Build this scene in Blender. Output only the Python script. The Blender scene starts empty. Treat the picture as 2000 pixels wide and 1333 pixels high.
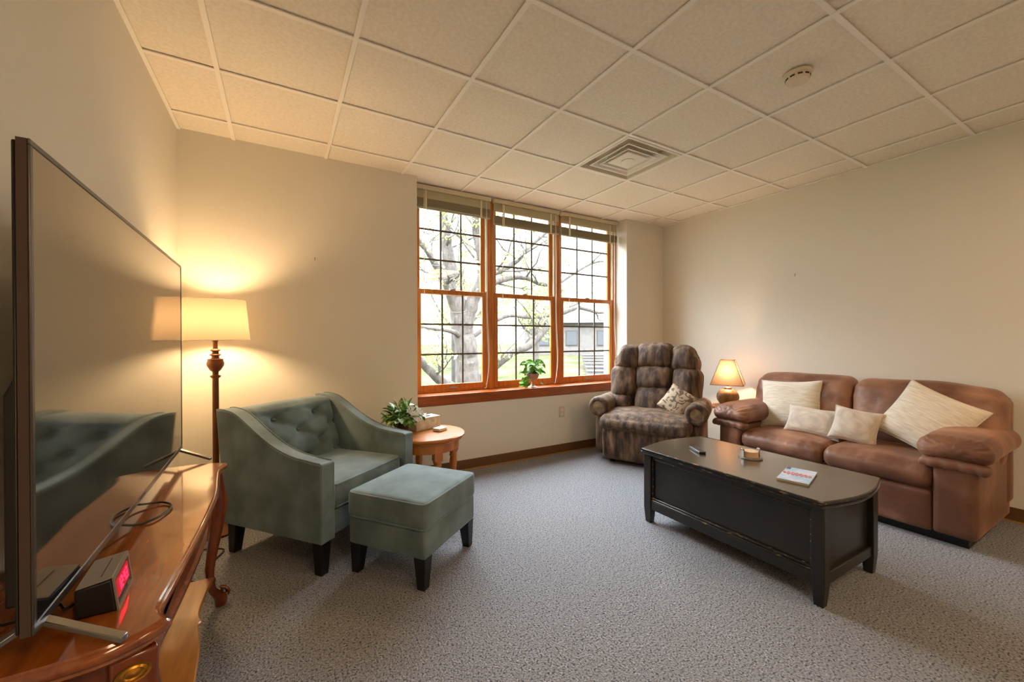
import bpy, bmesh, math, random
from mathutils import Vector, Matrix, noise
PI = math.pi
C = bpy.context.scene.collection
random.seed(7)

# ------------------------------------------------------------------ camera
def make_camera():
    yaw, pitch, roll, f = math.radians(29.99), math.radians(-0.32), math.radians(-0.13), 783.0
    fw = Vector((math.sin(yaw)*math.cos(pitch), math.cos(yaw)*math.cos(pitch), math.sin(pitch)))
    r0 = Vector((math.cos(yaw), -math.sin(yaw), 0)); u0 = r0.cross(fw)
    c, s = math.cos(roll), math.sin(roll)
    r = c*r0 + s*u0; u = -s*r0 + c*u0
    cd = bpy.data.cameras.new('camera'); cd.sensor_width = 36; cd.lens = f/2000*36
    cd.clip_start = 0.02; cd.clip_end = 300
    co = bpy.data.objects.new('camera', cd); C.objects.link(co)
    m = Matrix((r, u, -fw)).transposed().to_4x4(); m.translation = Vector((0, 0, 1.255))
    co.matrix_world = m
    bpy.context.scene.camera = co
make_camera()

# ------------------------------------------------------------------ world, light, exposure
SKY = 5.2
w = bpy.data.worlds.new('world'); bpy.context.scene.world = w; w.use_nodes = True
bg = w.node_tree.nodes['Background']; bg.inputs[0].default_value = (0.88, 0.94, 1.0, 1)
_n = w.node_tree.nodes; _l = w.node_tree.links       # overcast sky, brighter overhead than at the horizon
_tc = _n.new('ShaderNodeTexCoord'); _sp = _n.new('ShaderNodeSeparateXYZ'); _mr = _n.new('ShaderNodeMapRange')
_l.new(_tc.outputs['Generated'], _sp.inputs[0]); _l.new(_sp.outputs['Z'], _mr.inputs[0]); _l.new(_mr.outputs[0], bg.inputs[1])
_mr.inputs[1].default_value = 0.26; _mr.inputs[2].default_value = 0.52; _mr.inputs[3].default_value = SKY*0.30; _mr.inputs[4].default_value = SKY*1.75
vs = bpy.context.scene.view_settings
vs.view_transform = 'Standard'; vs.look = 'None'; vs.gamma = 1; vs.exposure = 2.02; vs.use_curve_mapping = False

def light(name, kind, loc, energy, col, size=0.1, rot=(0, 0, 0), size_y=None):
    l = bpy.data.lights.new(name, kind); l.energy = energy; l.color = col
    if kind == 'AREA':
        l.size = size
        if size_y: l.shape = 'RECTANGLE'; l.size_y = size_y
    else: l.shadow_soft_size = size
    o = bpy.data.objects.new(name, l); C.objects.link(o); o.location = loc; o.rotation_euler = rot
    return o
po = light('window_portal', 'AREA', (2.36, 3.86, 1.7), 1, (1, 1, 1), 2.7, (-PI/2, 0, 0), 2.1)
po.data.cycles.is_portal = True

# ------------------------------------------------------------------ materials
def lin(h):
    h = h.lstrip('#'); v = [int(h[i:i+2], 16)/255 for i in (0, 2, 4)]
    return tuple(((x+0.055)/1.055)**2.4 if x > 0.04045 else x/12.92 for x in v)
def M(name, col, rough=0.6, col2=None, scale=10, stretch=(1, 1, 1), detail=4, bump=0, bscale=None, metal=0,
      sheen=0, spec=0.5, coat=0, lo=0.35, hi=0.65, col3=None, scale3=3, emit=None, es=0, dist=0, wave=False, bdist=0.01, sheencol=None):
    m = bpy.data.materials.new(name); m.use_nodes = True; nt = m.node_tree; n = nt.nodes; L = nt.links
    b = n['Principled BSDF']
    def setc(c): return (*(lin(c) if isinstance(c, str) else c), 1)
    b.inputs['Base Color'].default_value = setc(col); b.inputs['Roughness'].default_value = rough
    b.inputs['Metallic'].default_value = metal; b.inputs['Specular IOR Level'].default_value = spec
    if sheen:
        b.inputs['Sheen Weight'].default_value = sheen; b.inputs['Sheen Roughness'].default_value = 0.4
        if sheencol: b.inputs['Sheen Tint'].default_value = setc(sheencol)
    if coat: b.inputs['Coat Weight'].default_value = coat; b.inputs['Coat Roughness'].default_value = 0.06
    if emit: b.inputs['Emission Color'].default_value = setc(emit); b.inputs['Emission Strength'].default_value = es
    if col2 or bump:
        tc = n.new('ShaderNodeTexCoord'); mp = n.new('ShaderNodeMapping'); mp.inputs['Scale'].default_value = stretch
        L.new(tc.outputs['Object'], mp.inputs[0])
    if col2:
        if wave:
            nz = n.new('ShaderNodeTexWave'); nz.inputs['Scale'].default_value = scale; nz.inputs['Distortion'].default_value = dist
            nz.inputs['Detail'].default_value = detail
        else:
            nz = n.new('ShaderNodeTexNoise'); nz.inputs['Scale'].default_value = scale; nz.inputs['Detail'].default_value = detail
            nz.inputs['Distortion'].default_value = dist
        L.new(mp.outputs[0], nz.inputs[0])
        cr = n.new('ShaderNodeValToRGB'); cr.color_ramp.elements[0].position = lo; cr.color_ramp.elements[1].position = hi
        cr.color_ramp.elements[0].color = setc(col); cr.color_ramp.elements[1].color = setc(col2)
        L.new(nz.outputs[0], cr.inputs[0]); out = cr.outputs[0]
        if col3:
            n3 = n.new('ShaderNodeTexNoise'); n3.inputs['Scale'].default_value = scale3; n3.inputs['Detail'].default_value = 2
            L.new(mp.outputs[0], n3.inputs[0])
            c3 = n.new('ShaderNodeValToRGB'); c3.color_ramp.elements[0].position = 0.4; c3.color_ramp.elements[1].position = 0.65
            L.new(n3.outputs[0], c3.inputs[0])
            mx = n.new('ShaderNodeMix'); mx.data_type = 'RGBA'; L.new(c3.outputs[0], mx.inputs[0])
            L.new(out, mx.inputs[6]); mx.inputs[7].default_value = setc(col3); out = mx.outputs[2]
        L.new(out, b.inputs['Base Color'])
    if bump:
        nb = n.new('ShaderNodeTexNoise'); nb.inputs['Scale'].default_value = bscale or scale; nb.inputs['Detail'].default_value = 4
        L.new(mp.outputs[0], nb.inputs[0])
        bp = n.new('ShaderNodeBump'); bp.inputs['Strength'].default_value = bump; bp.inputs['Distance'].default_value = bdist
        L.new(nb.outputs[0], bp.inputs['Height']); L.new(bp.outputs[0], b.inputs['Normal'])
    return m

MAT = dict(
 wall=M('wall_paint', '#e2ddd0', 0.85, bump=0.15, bscale=180, bdist=0.002),
 tile=M('ceiling_tile', '#f2ebdc', 0.95, '#e9e0cf', 55, (1, 1, 1), 6, bump=0.5, bscale=60, bdist=0.004),
 tbar=M('ceiling_bar', '#f6f1e6', 0.5),
 carpet=M('carpet', '#555a64', 0.98, '#c9cacf', 120, (1, 1, 1), 3, bump=1.0, bscale=130, spec=0.1, lo=0.36, hi=0.64, col3='#a2a2a6', scale3=60, bdist=0.02),
 base=M('vinyl_base', '#6b4a26', 0.45), base2=M('base_lip', '#a5804e', 0.5),
 oak=M('orange_wood', '#ad5c0e', 0.38, '#c4761a', 6, (6, 6, 0.6), 5, coat=0.2),
 oakx=M('orange_wood_sill', '#8c4214', 0.28, '#a3551e', 6, (0.6, 6, 6), 5, coat=0.35),
 jamb=M('jamb_liner', '#b9a988', 0.6),
 munt=M('window_grille', '#5d5448', 0.5),
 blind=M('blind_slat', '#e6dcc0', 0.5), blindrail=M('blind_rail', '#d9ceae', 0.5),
 blind_shaded=M('shaded_blind_slat', '#a3987a', 0.6), cord=M('blind_cord', '#eadfc8', 0.7),  # gathered slats and bottom rail: backlit shade put into a darker olive
 teal=M('teal_velvet', '#5c6967', 0.8, '#788889', 5, (1, 1, 1), 3, bump=0.25, bscale=220, sheen=1.0, sheencol='#a9bfd2', spec=0.2, bdist=0.003),
 blackleg=M('black_leg', '#0e0d0c', 0.4),
 honey=M('honey_oak', '#aa6018', 0.35, '#c47a2a', 5, (1, 9, 1), 5, coat=0.3),
 cherry=M('cherry_top', '#7a3a0c', 0.14, '#9a5014', 4, (9, 1, 9), 5, coat=0.8, spec=0.6),
 cherryd=M('cherry_body', '#5c260c', 0.22, '#823c14', 5, (5, 5, 1.2), 5, coat=0.6),
 shelf=M('shelf_wood', '#8e5416', 0.3, '#a8661e', 5, (9, 1, 9), 4, coat=0.3), brass=M('brass_inlay', '#a9772c', 0.3, metal=0.8),
 black=M('coffee_black', '#11100c', 0.36, '#221a11', 7, (6, 1, 1), 5, bump=0.1, bscale=60, coat=0.15, bdist=0.002),
 blacktop=M('coffee_top', '#3a3122', 0.27, '#4d3f2c', 4, (9, 1, 1), 5, coat=0.6, spec=0.8),
 worn=M('coffee_edge', '#1b1711', 0.3, '#9a8264', 34, (1, .6, 3), 6, lo=0.60, hi=0.68, coat=0.4),
 leather=M('brown_suede', '#6f4834', 0.5, '#a87a60', 5, (1, 1, 1), 5, bump=0.5, bscale=22, sheen=0.35, sheencol='#d9a98c', bdist=0.006, col3='#5f3b29', scale3=2.2),
 plush=M('dark_plush', '#33231a', 0.75, '#7a614a', 7, (2.6, 2.6, .8), 6, bump=0.6, bscale=24, sheen=0.55, sheencol='#b3906f', bdist=0.01, lo=0.4, hi=0.7),
 plushl=M('light_plush', '#6a543c', 0.8, '#86704f', 14, (1, 1, 2), 4, sheen=0.3),
 cream=M('cream_chenille', '#d8ceb9', 0.9, '#efe7d8', 14, (1, 1, 7), 5, bump=0.5, bscale=40, sheen=0.3, bdist=0.006),
 creamp=M('taupe_pillow', '#bfb1a2', 0.75, '#d6cabb', 14, (1, 6, 1), 4, bump=0.4, bscale=30, sheen=0.3, bdist=0.006),
 scroll=M('patterned_pillow', '#b5a48c', 0.8, '#6b5a4c', 11, (1, 1, 1), 1, lo=0.5, hi=0.54, dist=2.5),
 tvframe=M('television_bezel', '#5a5450', 0.3, metal=0.7), tvback=M('television_back', '#120d0a', 0.4),
 tvside=M('television_side', '#3a2010', 0.15, coat=0.5), tvfoot=M('television_foot', '#8b8a86', 0.25, metal=0.9),
 rubber=M('black_plastic', '#0a0a0a', 0.35), silver=M('silver_plastic', '#8a8072', 0.35, metal=0.4),
 red=M('red_digits', '#ff2040', 0.5, emit='#ff1838', es=1.2), lcd=M('display_window', '#3a0a10', 0.15, emit='#ff1838', es=0.12),
 bronze=M('bronze_pole', '#5d3314', 0.35, '#7a4318', 8, (1, 1, 1), 3, metal=0.3),
 white=M('white_plastic', '#ece6da', 0.45), offwhite=M('offwhite_plastic', '#e2d6bd', 0.5),
 dark=M('dark_void', '#3a2e22', 0.8), tissue=M('tissue_box', '#b7ab94', 0.5, '#d8d0bd', 25, (1, 1, 1), 6),
 soil=M('soil', '#2b1a10', 0.95), potdark=M('dark_pot', '#241a12', 0.5, '#4a2614', 6), potclay=M('clay_pot', '#b9835b', 0.5, '#8f8674', 12),
 leaf=M('leaf_green', '#3f7a1a', 0.4, '#6fae2e', 14, spec=0.4), leafv=M('leaf_variegated', '#3f7a1c', 0.45, '#b9c98f', 30, lo=0.5, hi=0.62),
 petal=M('petal_white', '#f1f0f4', 0.6), stem=M('stem_green', '#5b7a2c', 0.5),
 lamprib=M('ribbed_ceramic', '#7c5c3a', 0.4, '#a68760', 30, (1, 1, 0.2), 3), trimtan=M('shade_trim', '#5a3820', 0.6),
 bark=M('tree_bark', '#38332f', 0.9, '#504943', 6, (3, 3, 1), 5, bump=0.6, bscale=18, bdist=0.03), spring=M('spring_leaves', '#8a9a3c', 0.7, '#a8b45a', 5),
 grass=M('lawn', '#2f3522', 0.95, '#3c432b', 2.5, detail=6, spec=0, col3='#4a453c', scale3=0.4), stone=M('stone_step', '#2b2826', 0.9, '#383531', 6),
 brick=M('far_brick', '#4c4846', 0.9, '#585451', 3), roof=M('far_roof', '#3b3a3c', 0.9), glassd=M('far_glass', '#35383c', 0.5),
 outlet=M('outlet_plate', '#d3c6ab', 0.5), coaster=M('coaster_tan', '#d9b791', 0.6), steel=M('steel', '#8f877c', 0.3, metal=0.6),
 bookpage=M('book_pages', '#d9c9b4', 0.8), tan=M('tan_wood', '#b0743a', 0.5, '#c08346', 6, (1, 1, 6), 4),
)
def glass_mat():
    m = bpy.data.materials.new('window_glass'); m.use_nodes = True; nt = m.node_tree; n = nt.nodes; L = nt.links
    n.remove(n['Principled BSDF']); o = n['Material Output']
    t = n.new('ShaderNodeBsdfTransparent'); g = n.new('ShaderNodeBsdfGlossy'); g.inputs['Roughness'].default_value = 0.02
    mx = n.new('ShaderNodeMixShader'); mx.inputs[0].default_value = 0.04
    t.inputs[0].default_value = (0.96, 0.97, 0.97, 1)
    L.new(t.outputs[0], mx.inputs[1]); L.new(g.outputs[0], mx.inputs[2]); L.new(mx.outputs[0], o.inputs[0]); return m
MAT['glass'] = glass_mat()
MAT['blacktop'].node_tree.nodes['Principled BSDF'].inputs['Coat Roughness'].default_value = 0.2
def screen_mat():
    m = M('television_screen', (0.012, 0.012, 0.013), 0.06, spec=1.0); b = m.node_tree.nodes['Principled BSDF']
    b.inputs['IOR'].default_value = 3.0; return m
MAT['screen'] = screen_mat()
def shade_mat(name, col, tr):
    m = bpy.data.materials.new(name); m.use_nodes = True; nt = m.node_tree; n = nt.nodes; L = nt.links
    n.remove(n['Principled BSDF']); o = n['Material Output']
    d = n.new('ShaderNodeBsdfDiffuse'); t = n.new('ShaderNodeBsdfTranslucent'); mx = n.new('ShaderNodeMixShader')
    d.inputs[0].default_value = (*lin(col), 1); t.inputs[0].default_value = (*lin(col), 1); mx.inputs[0].default_value = tr
    L.new(d.outputs[0], mx.inputs[1]); L.new(t.outputs[0], mx.inputs[2]); L.new(mx.outputs[0], o.inputs[0]); return m
MAT['shade'] = shade_mat('linen_shade', '#6e6150', 0.5)
MAT['shade2'] = shade_mat('pleated_shade', '#8a7764', 0.55)
MAT['diffuser'] = M('fill_light_glow', '#ffffff', 0.5, emit=(1.0, 0.68, 0.40), es=4.0)  # warm glow of the added fill troffers
def booklet_mat():
    m = M('booklet_cover', '#a9c3dc', 0.35); nt = m.node_tree; n = nt.nodes; L = nt.links; b = n['Principled BSDF']
    tc = n.new('ShaderNodeTexCoord'); nz = n.new('ShaderNodeTexNoise'); nz.inputs['Scale'].default_value = 22
    cr = n.new('ShaderNodeValToRGB'); e = cr.color_ramp.elements; e[0].position = 0.4; e[0].color = (*lin('#9fc4dd'), 1); e[1].position = 0.65; e[1].color = (*lin('#cfcfe6'), 1)
    L.new(tc.outputs['Object'], nz.inputs[0]); L.new(nz.outputs[0], cr.inputs[0]); L.new(cr.outputs[0], b.inputs['Base Color']); return m
MAT['cover'] = booklet_mat()
MAT['pink'] = M('cover_pink', '#d98a9c', 0.4, '#e0aa98', 60)
MAT['navy'] = M('cover_navy', '#5a5070', 0.4)

# ------------------------------------------------------------------ mesh helpers
def V(*a): return Vector(a)
def tag(o, label=None, cat=None, group=None, kind=None):
    if label: o['label'] = label
    if cat: o['category'] = cat
    if group: o['group'] = group
    if kind: o['kind'] = kind
    return o
def empty(name, loc=(0, 0, 0), rz=0, label=None, cat=None, group=None):
    o = bpy.data.objects.new(name, None); C.objects.link(o); o.location = loc; o.rotation_euler = (0, 0, math.radians(rz))
    o.empty_display_size = 0.1
    return tag(o, label, cat, group)
def obj(name, bm, m, parent=None, smooth=False, bevel=0, seg=2, sub=0, sharp=40, flip=False):
    bmesh.ops.recalc_face_normals(bm, faces=bm.faces)
    me = bpy.data.meshes.new(name); bm.to_mesh(me); bm.free()
    o = bpy.data.objects.new(name, me); C.objects.link(o)
    for mm in (m if isinstance(m, (list, tuple)) else [m]): me.materials.append(MAT[mm])
    if smooth:
        for p in me.polygons: p.use_smooth = True
        if sharp: me.set_sharp_from_angle(angle=math.radians(sharp))
        for p in me.polygons:
            if len(p.vertices) > 8:
                p.use_smooth = False
    if bevel:
        md = o.modifiers.new('bevel', 'BEVEL'); md.width = bevel; md.segments = seg; md.limit_method = 'ANGLE'; md.angle_limit = math.radians(35)
        md.harden_normals = False
        for p in me.polygons: p.use_smooth = True
        me.set_sharp_from_angle(angle=math.radians(45))
    if sub:
        md = o.modifiers.new('sub', 'SUBSURF'); md.levels = sub; md.render_levels = sub
    if parent: o.parent = parent
    return o
def NB(): return bmesh.new()
def box(bm, x0, x1, y0, y1, z0, z1, rot=None, mi=0):
    vs = [bm.verts.new((x, y, z)) for x in (x0, x1) for y in (y0, y1) for z in (z0, z1)]
    for f in ((0, 1, 3, 2), (4, 6, 7, 5), (0, 4, 5, 1), (2, 3, 7, 6), (0, 2, 6, 4), (1, 5, 7, 3)):
        bm.faces.new([vs[i] for i in f]).material_index = mi
    if rot is not None:
        for v in vs: v.co = rot @ v.co
    return vs
def BX(*a, **k):
    bm = NB(); box(bm, *a, **k); return bm
def lathe(bm, prof, c=(0, 0, 0), seg=32, cap=True, sx=1, sy=1):
    rings = []
    for r, z in prof:
        rings.append([bm.verts.new((c[0]+r*sx*math.cos(2*PI*i/seg), c[1]+r*sy*math.sin(2*PI*i/seg), c[2]+z)) for i in range(seg)])
    for a, b in zip(rings, rings[1:]):
        for i in range(seg): bm.faces.new((a[i], a[(i+1) % seg], b[(i+1) % seg], b[i]))
    if cap:
        bm.faces.new(rings[0]); bm.faces.new(rings[-1])
    return bm
def catmull(pts, k=6):
    P = [Vector(p) for p in pts]; out = []
    Q = [2*P[0]-P[1]] + P + [2*P[-1]-P[-2]]
    for i in range(1, len(Q)-2):
        for j in range(k):
            t = j/k; a, b, c, d = Q[i-1], Q[i], Q[i+1], Q[i+2]
            out.append(0.5*((2*b)+(c-a)*t+(2*a-5*b+4*c-d)*t*t+(3*b-a-3*c+d)*t**3))
    out.append(P[-1]); return out
def tube(bm, pts, rad, seg=8, smooth=0, sx=1.0):
    if smooth:
        n0 = len(pts); pts2 = catmull(pts, smooth)
        if isinstance(rad, (list, tuple)):
            rr = catmull([(r, 0, 0) for r in rad], smooth); rad = [max(1e-4, v.x) for v in rr]
        pts = pts2
    pts = [Vector(p) for p in pts]
    if not isinstance(rad, (list, tuple)): rad = [rad]*len(pts)
    rings = []; prev = None
    for i, p in enumerate(pts):
        t = (pts[min(i+1, len(pts)-1)] - pts[max(i-1, 0)]).normalized()
        if prev is None:
            a = Vector((0, 0, 1)) if abs(t.z) < 0.9 else Vector((1, 0, 0)); n = t.cross(a).normalized()
        else: n = (prev - t*prev.dot(t)).normalized()
        prev = n; b = t.cross(n)
        rings.append([bm.verts.new(p + rad[i]*(math.cos(2*PI*k/seg)*n*sx + math.sin(2*PI*k/seg)*b)) for k in range(seg)])
    for a, b in zip(rings, rings[1:]):
        for k in range(seg): bm.faces.new((a[k], a[(k+1) % seg], b[(k+1) % seg], b[k]))
    bm.faces.new(rings[0]); bm.faces.new(rings[-1]); return bm
def offset_poly(poly, d):
    n = len(poly); out = []
    area = sum(poly[i][0]*poly[(i+1) % n][1]-poly[(i+1) % n][0]*poly[i][1] for i in range(n))
    s = 1 if area > 0 else -1
    for i in range(n):
        a, b, c = Vector(poly[i-1]), Vector(poly[i]), Vector(poly[(i+1) % n])
        e1 = (b-a).normalized(); e2 = (c-b).normalized()
        n1 = Vector((-e1.y, e1.x))*s; n2 = Vector((-e2.y, e2.x))*s
        m = n1+n2
        if m.length < 1e-6: m = n1
        m = m.normalized(); k = d/max(0.45, m.dot(n1)); q = b + m*k
        out.append((q.x, q.y))
    return out
def loft(bm, poly, levels, mi=None):
    """levels: list of (inset, z), poly 2D outline"""
    rings = []
    for d, z in levels:
        pp = offset_poly(poly, d) if abs(d) > 1e-9 else poly
        rings.append([bm.verts.new((x, y, z)) for x, y in pp])
    n = len(poly)
    for k, (a, b) in enumerate(zip(rings, rings[1:])):
        for i in range(n):
            f = bm.faces.new((a[i], a[(i+1) % n], b[(i+1) % n], b[i]))
            if mi: f.material_index = mi[k]
    bm.faces.new(rings[0]); bm.faces.new(rings[-1]); return bm
def prism_x(bm, poly, x0, x1):
    a = [bm.verts.new((x0, y, z)) for y, z in poly]; b = [bm.verts.new((x1, y, z)) for y, z in poly]
    n = len(poly)
    for i in range(n): bm.faces.new((a[i], a[(i+1) % n], b[(i+1) % n], b[i]))
    bm.faces.new(a); bm.faces.new(b); return bm
def soft(bm, c, s, r=0.04, n=12, puff=(0, 0, 0), fn=None, rot=None, wr=0, ws=6, seed=0, nn=None):
    """rounded, padded block: centre c, full size s, corner radius r; fn(p,u) deforms local point p (u in -1..1)"""
    hx, hy, hz = s[0]/2, s[1]/2, s[2]/2; r = min(r, hx, hy, hz)
    cache = {}
    N = nn or (n, n, n)
    def pos(u):
        # corner-preserving: map unit cube point to rounded box
        p = Vector((u[0]*hx, u[1]*hy, u[2]*hz))
        q = Vector((max(-hx+r, min(hx-r, p.x)), max(-hy+r, min(hy-r, p.y)), max(-hz+r, min(hz-r, p.z))))
        d = p-q
        if d.length > 1e-9: p = q + d.normalized()*r*min(1, d.length/ r if max(abs(d.x), abs(d.y), abs(d.z)) < r*0.999 else 1)
        ux, uy, uz = u
        bx, by, bz = (1-ux*ux), (1-uy*uy), (1-uz*uz)
        p.x += math.copysign(puff[0], ux)*by*bz*abs(ux); p.y += math.copysign(puff[1], uy)*bx*bz*abs(uy); p.z += math.copysign(puff[2], uz)*bx*by*abs(uz)
        if wr:
            nv = noise.noise_vector(Vector((p.x*ws+seed, p.y*ws, p.z*ws))); p += nv*wr
        if fn: p = fn(p, u)
        if rot is not None: p = rot @ p
        return p + Vector(c)
    def samp(k, m):
        # denser near edges
        t = -1+2*k/m; return math.sin(t*PI/2)*0.35 + t*0.65
    for ax in range(3):
        a1, a2 = [i for i in range(3) if i != ax]
        for sg in (-1, 1):
            g = {}
            for i in range(N[a1]+1):
                for j in range(N[a2]+1):
                    u = [0, 0, 0]; u[ax] = sg; u[a1] = samp(i, N[a1]); u[a2] = samp(j, N[a2])
                    key = tuple(round(x, 5) for x in u)
                    if key not in cache: cache[key] = bm.verts.new(pos(u))
                    g[i, j] = cache[key]
            for i in range(N[a1]):
                for j in range(N[a2]):
                    bm.faces.new((g[i, j], g[i+1, j], g[i+1, j+1], g[i, j+1]))
    return bm
def S(name, m, parent, c, s, sharp=0, **k):
    return obj(name, soft(NB(), c, s, **k), m, parent, smooth=True, sharp=sharp)
def pillow(w, h, t, pinch=0.08, n=16, wr=0.004, seed=0):
    """throw pillow in local XZ plane, thickness along Y"""
    bm = NB(); vv = {}
    for sg in (-1, 1):
        for i in range(n+1):
            for j in range(n+1):
                u = -1+2*i/n; v = -1+2*j/n
                u = math.sin(u*PI/2); v = math.sin(v*PI/2)
                edge = i in (0, n) or j in (0, n)
                k = (i, j, 0 if edge else sg)
                if k in vv: continue
                x = u*w/2*(1-pinch*(1-v*v)*u*u); z = v*h/2*(1-pinch*(1-u*u)*v*v)
                th = t/2*(max(0, (1-u**2))*max(0, (1-v**2)))**0.42
                nv = noise.noise(Vector((x*9+seed, z*9, sg*3)))*wr*3*(0 if edge else 1)
                vv[k] = bm.verts.new((x, sg*(th+nv), z))
        for i in range(n):
            for j in range(n):
                q = []
                for a, b in ((i, j), (i+1, j), (i+1, j+1), (i, j+1)):
                    q.append(vv[(a, b, 0 if (a in (0, n) or b in (0, n)) else sg)])
                bm.faces.new(q)
    return bm
def pillow_edge(w, h, pinch=0.08, r=0.004, n=16):
    pts = []
    def P(u, v): return (u*w/2*(1-pinch*(1-v*v)*u*u), 0, v*h/2*(1-pinch*(1-u*u)*v*v))
    for k in range(4*n):
        s, t = divmod(k, n); t = -1+2*t/n
        pts.append(P(*[(t, -1), (1, t), (-t, 1), (-1, -t)][s]))
    pts.append(pts[0]); return tube(NB(), pts, r, 6)

# ------------------------------------------------------------------ room shell
XL, XR, YB, YF, ZC = -0.61, 4.31, 3.535, -2.2, 2.704
RX0, RX1 = 1.062, 3.656           # window recess
def struct(name, bm, m, **k): return tag(obj(name, bm, m, **k), kind='structure')
struct('floor', BX(XL-.1, XR+.1, YF-.1, YB+.02, -.1, 0), 'carpet')
bm = NB(); box(bm, XL-.1, RX0, YB, YB+.40, 0, ZC+.15); box(bm, RX1, XR+.1, YB, YB+.40, 0, ZC+.15)
box(bm, RX0, RX1, YB, YB+.40, 0, .637); box(bm, RX0, RX1, YB+.27, YB+.40, .637, .735); box(bm, RX0, RX1, YB+.28, YB+.40, ZC, ZC+.15)
struct('wall_back', bm, 'wall')
struct('wall_left', BX(XL-.1, XL, YF-.1, YB+.4, 0, ZC+.15), 'wall')
struct('wall_right', BX(XR, XR+.1, YF-.1, YB+.4, 0, ZC+.15), 'wall')
struct('wall_front', BX(XL-.1, XR+.1, YF-.1, YF, 0, ZC+.15), 'wall')
# suspended ceiling: tiles and bars
xs = [XL] + [-.289+.61*i for i in range(8)] + [XR]
ys = []; y = 3.2776
while y > YF: ys.append(y); y -= .61
ys = [YB+.28] + ys + [YF]
FILL_LIGHTS = [(2, 7), (6, 7)]         # (column, row) pairs of the unseen troffers added behind the camera for warm fill
bm = NB()
def in_fill_light(i, j): return any(i == a and j in (b, b+1) for a, b in FILL_LIGHTS)
for i in range(len(xs)-1):
    for j in range(len(ys)-1):
        x0, x1, y1, y0 = xs[i], xs[i+1], ys[j], ys[j+1]
        if abs(x0-2.151) < .01 and abs(y0-2.0576) < .01: continue
        if in_fill_light(i, j): continue
        if j == 0:
            x0, x1 = max(x0, XL), min(x1, XR)
        box(bm, x0, x1, y0, y1, ZC+.007, ZC+.02)
ceiling = struct('ceiling', bm, 'tile')
box_bm = NB()
for x in xs[1:-1]: box(box_bm, x-.012, x+.012, YF, YB+.27 if RX0 < x < RX1 else YB, ZC-.003, ZC+.004)
for y in ys[1:-1]: box(box_bm, XL, XR, y-.0115, y+.0115, ZC-.0025, ZC+.004)
box(box_bm, XL, XL+.02, YF, YB, ZC-.003, ZC+.004); box(box_bm, XR-.02, XR, YF, YB, ZC-.003, ZC+.004)
tag(obj('ceiling_grid', box_bm, 'tbar', ceiling))
box_bm = BX(XL-.1, XR+.1, YF-.1, YB+.4, ZC+.15, ZC+.2); struct('ceiling_deck', box_bm, 'dark').name = 'ceiling.001'
# baseboards
def baseboard(name, x0, y0, x1, y1, nx, ny):
    p = struct(name, BX(min(x0, x1)-abs(nx)*.0, max(x0, x1), min(y0, y1), max(y0, y1), 0, .1), 'base', bevel=.002)
    return p
def bb(name, a, b, n):
    (ax, ay), (bx, by) = a, b; t = .008; q = (n[0]*t, n[1]*t); q2 = (n[0]*.016, n[1]*.016)
    p = struct(name, BX(min(ax, bx, ax+q[0]), max(ax, bx, ax+q[0]), min(ay, by, ay+q[1]), max(ay, by, ay+q[1]), 0.012, .1), 'base')
    obj('cove_lip', BX(min(ax, bx, ax+q2[0]), max(ax, bx, ax+q2[0]), min(ay, by, ay+q2[1]), max(ay, by, ay+q2[1]), 0, .013), 'base2', p)
bb('baseboard_back', (XL, YB), (XR, YB), (0, -1)); bb('baseboard_right', (XR, YF), (XR, YB), (-1, 0)); bb('baseboard_left', (XL, YF), (XL, YB), (1, 0))

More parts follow.
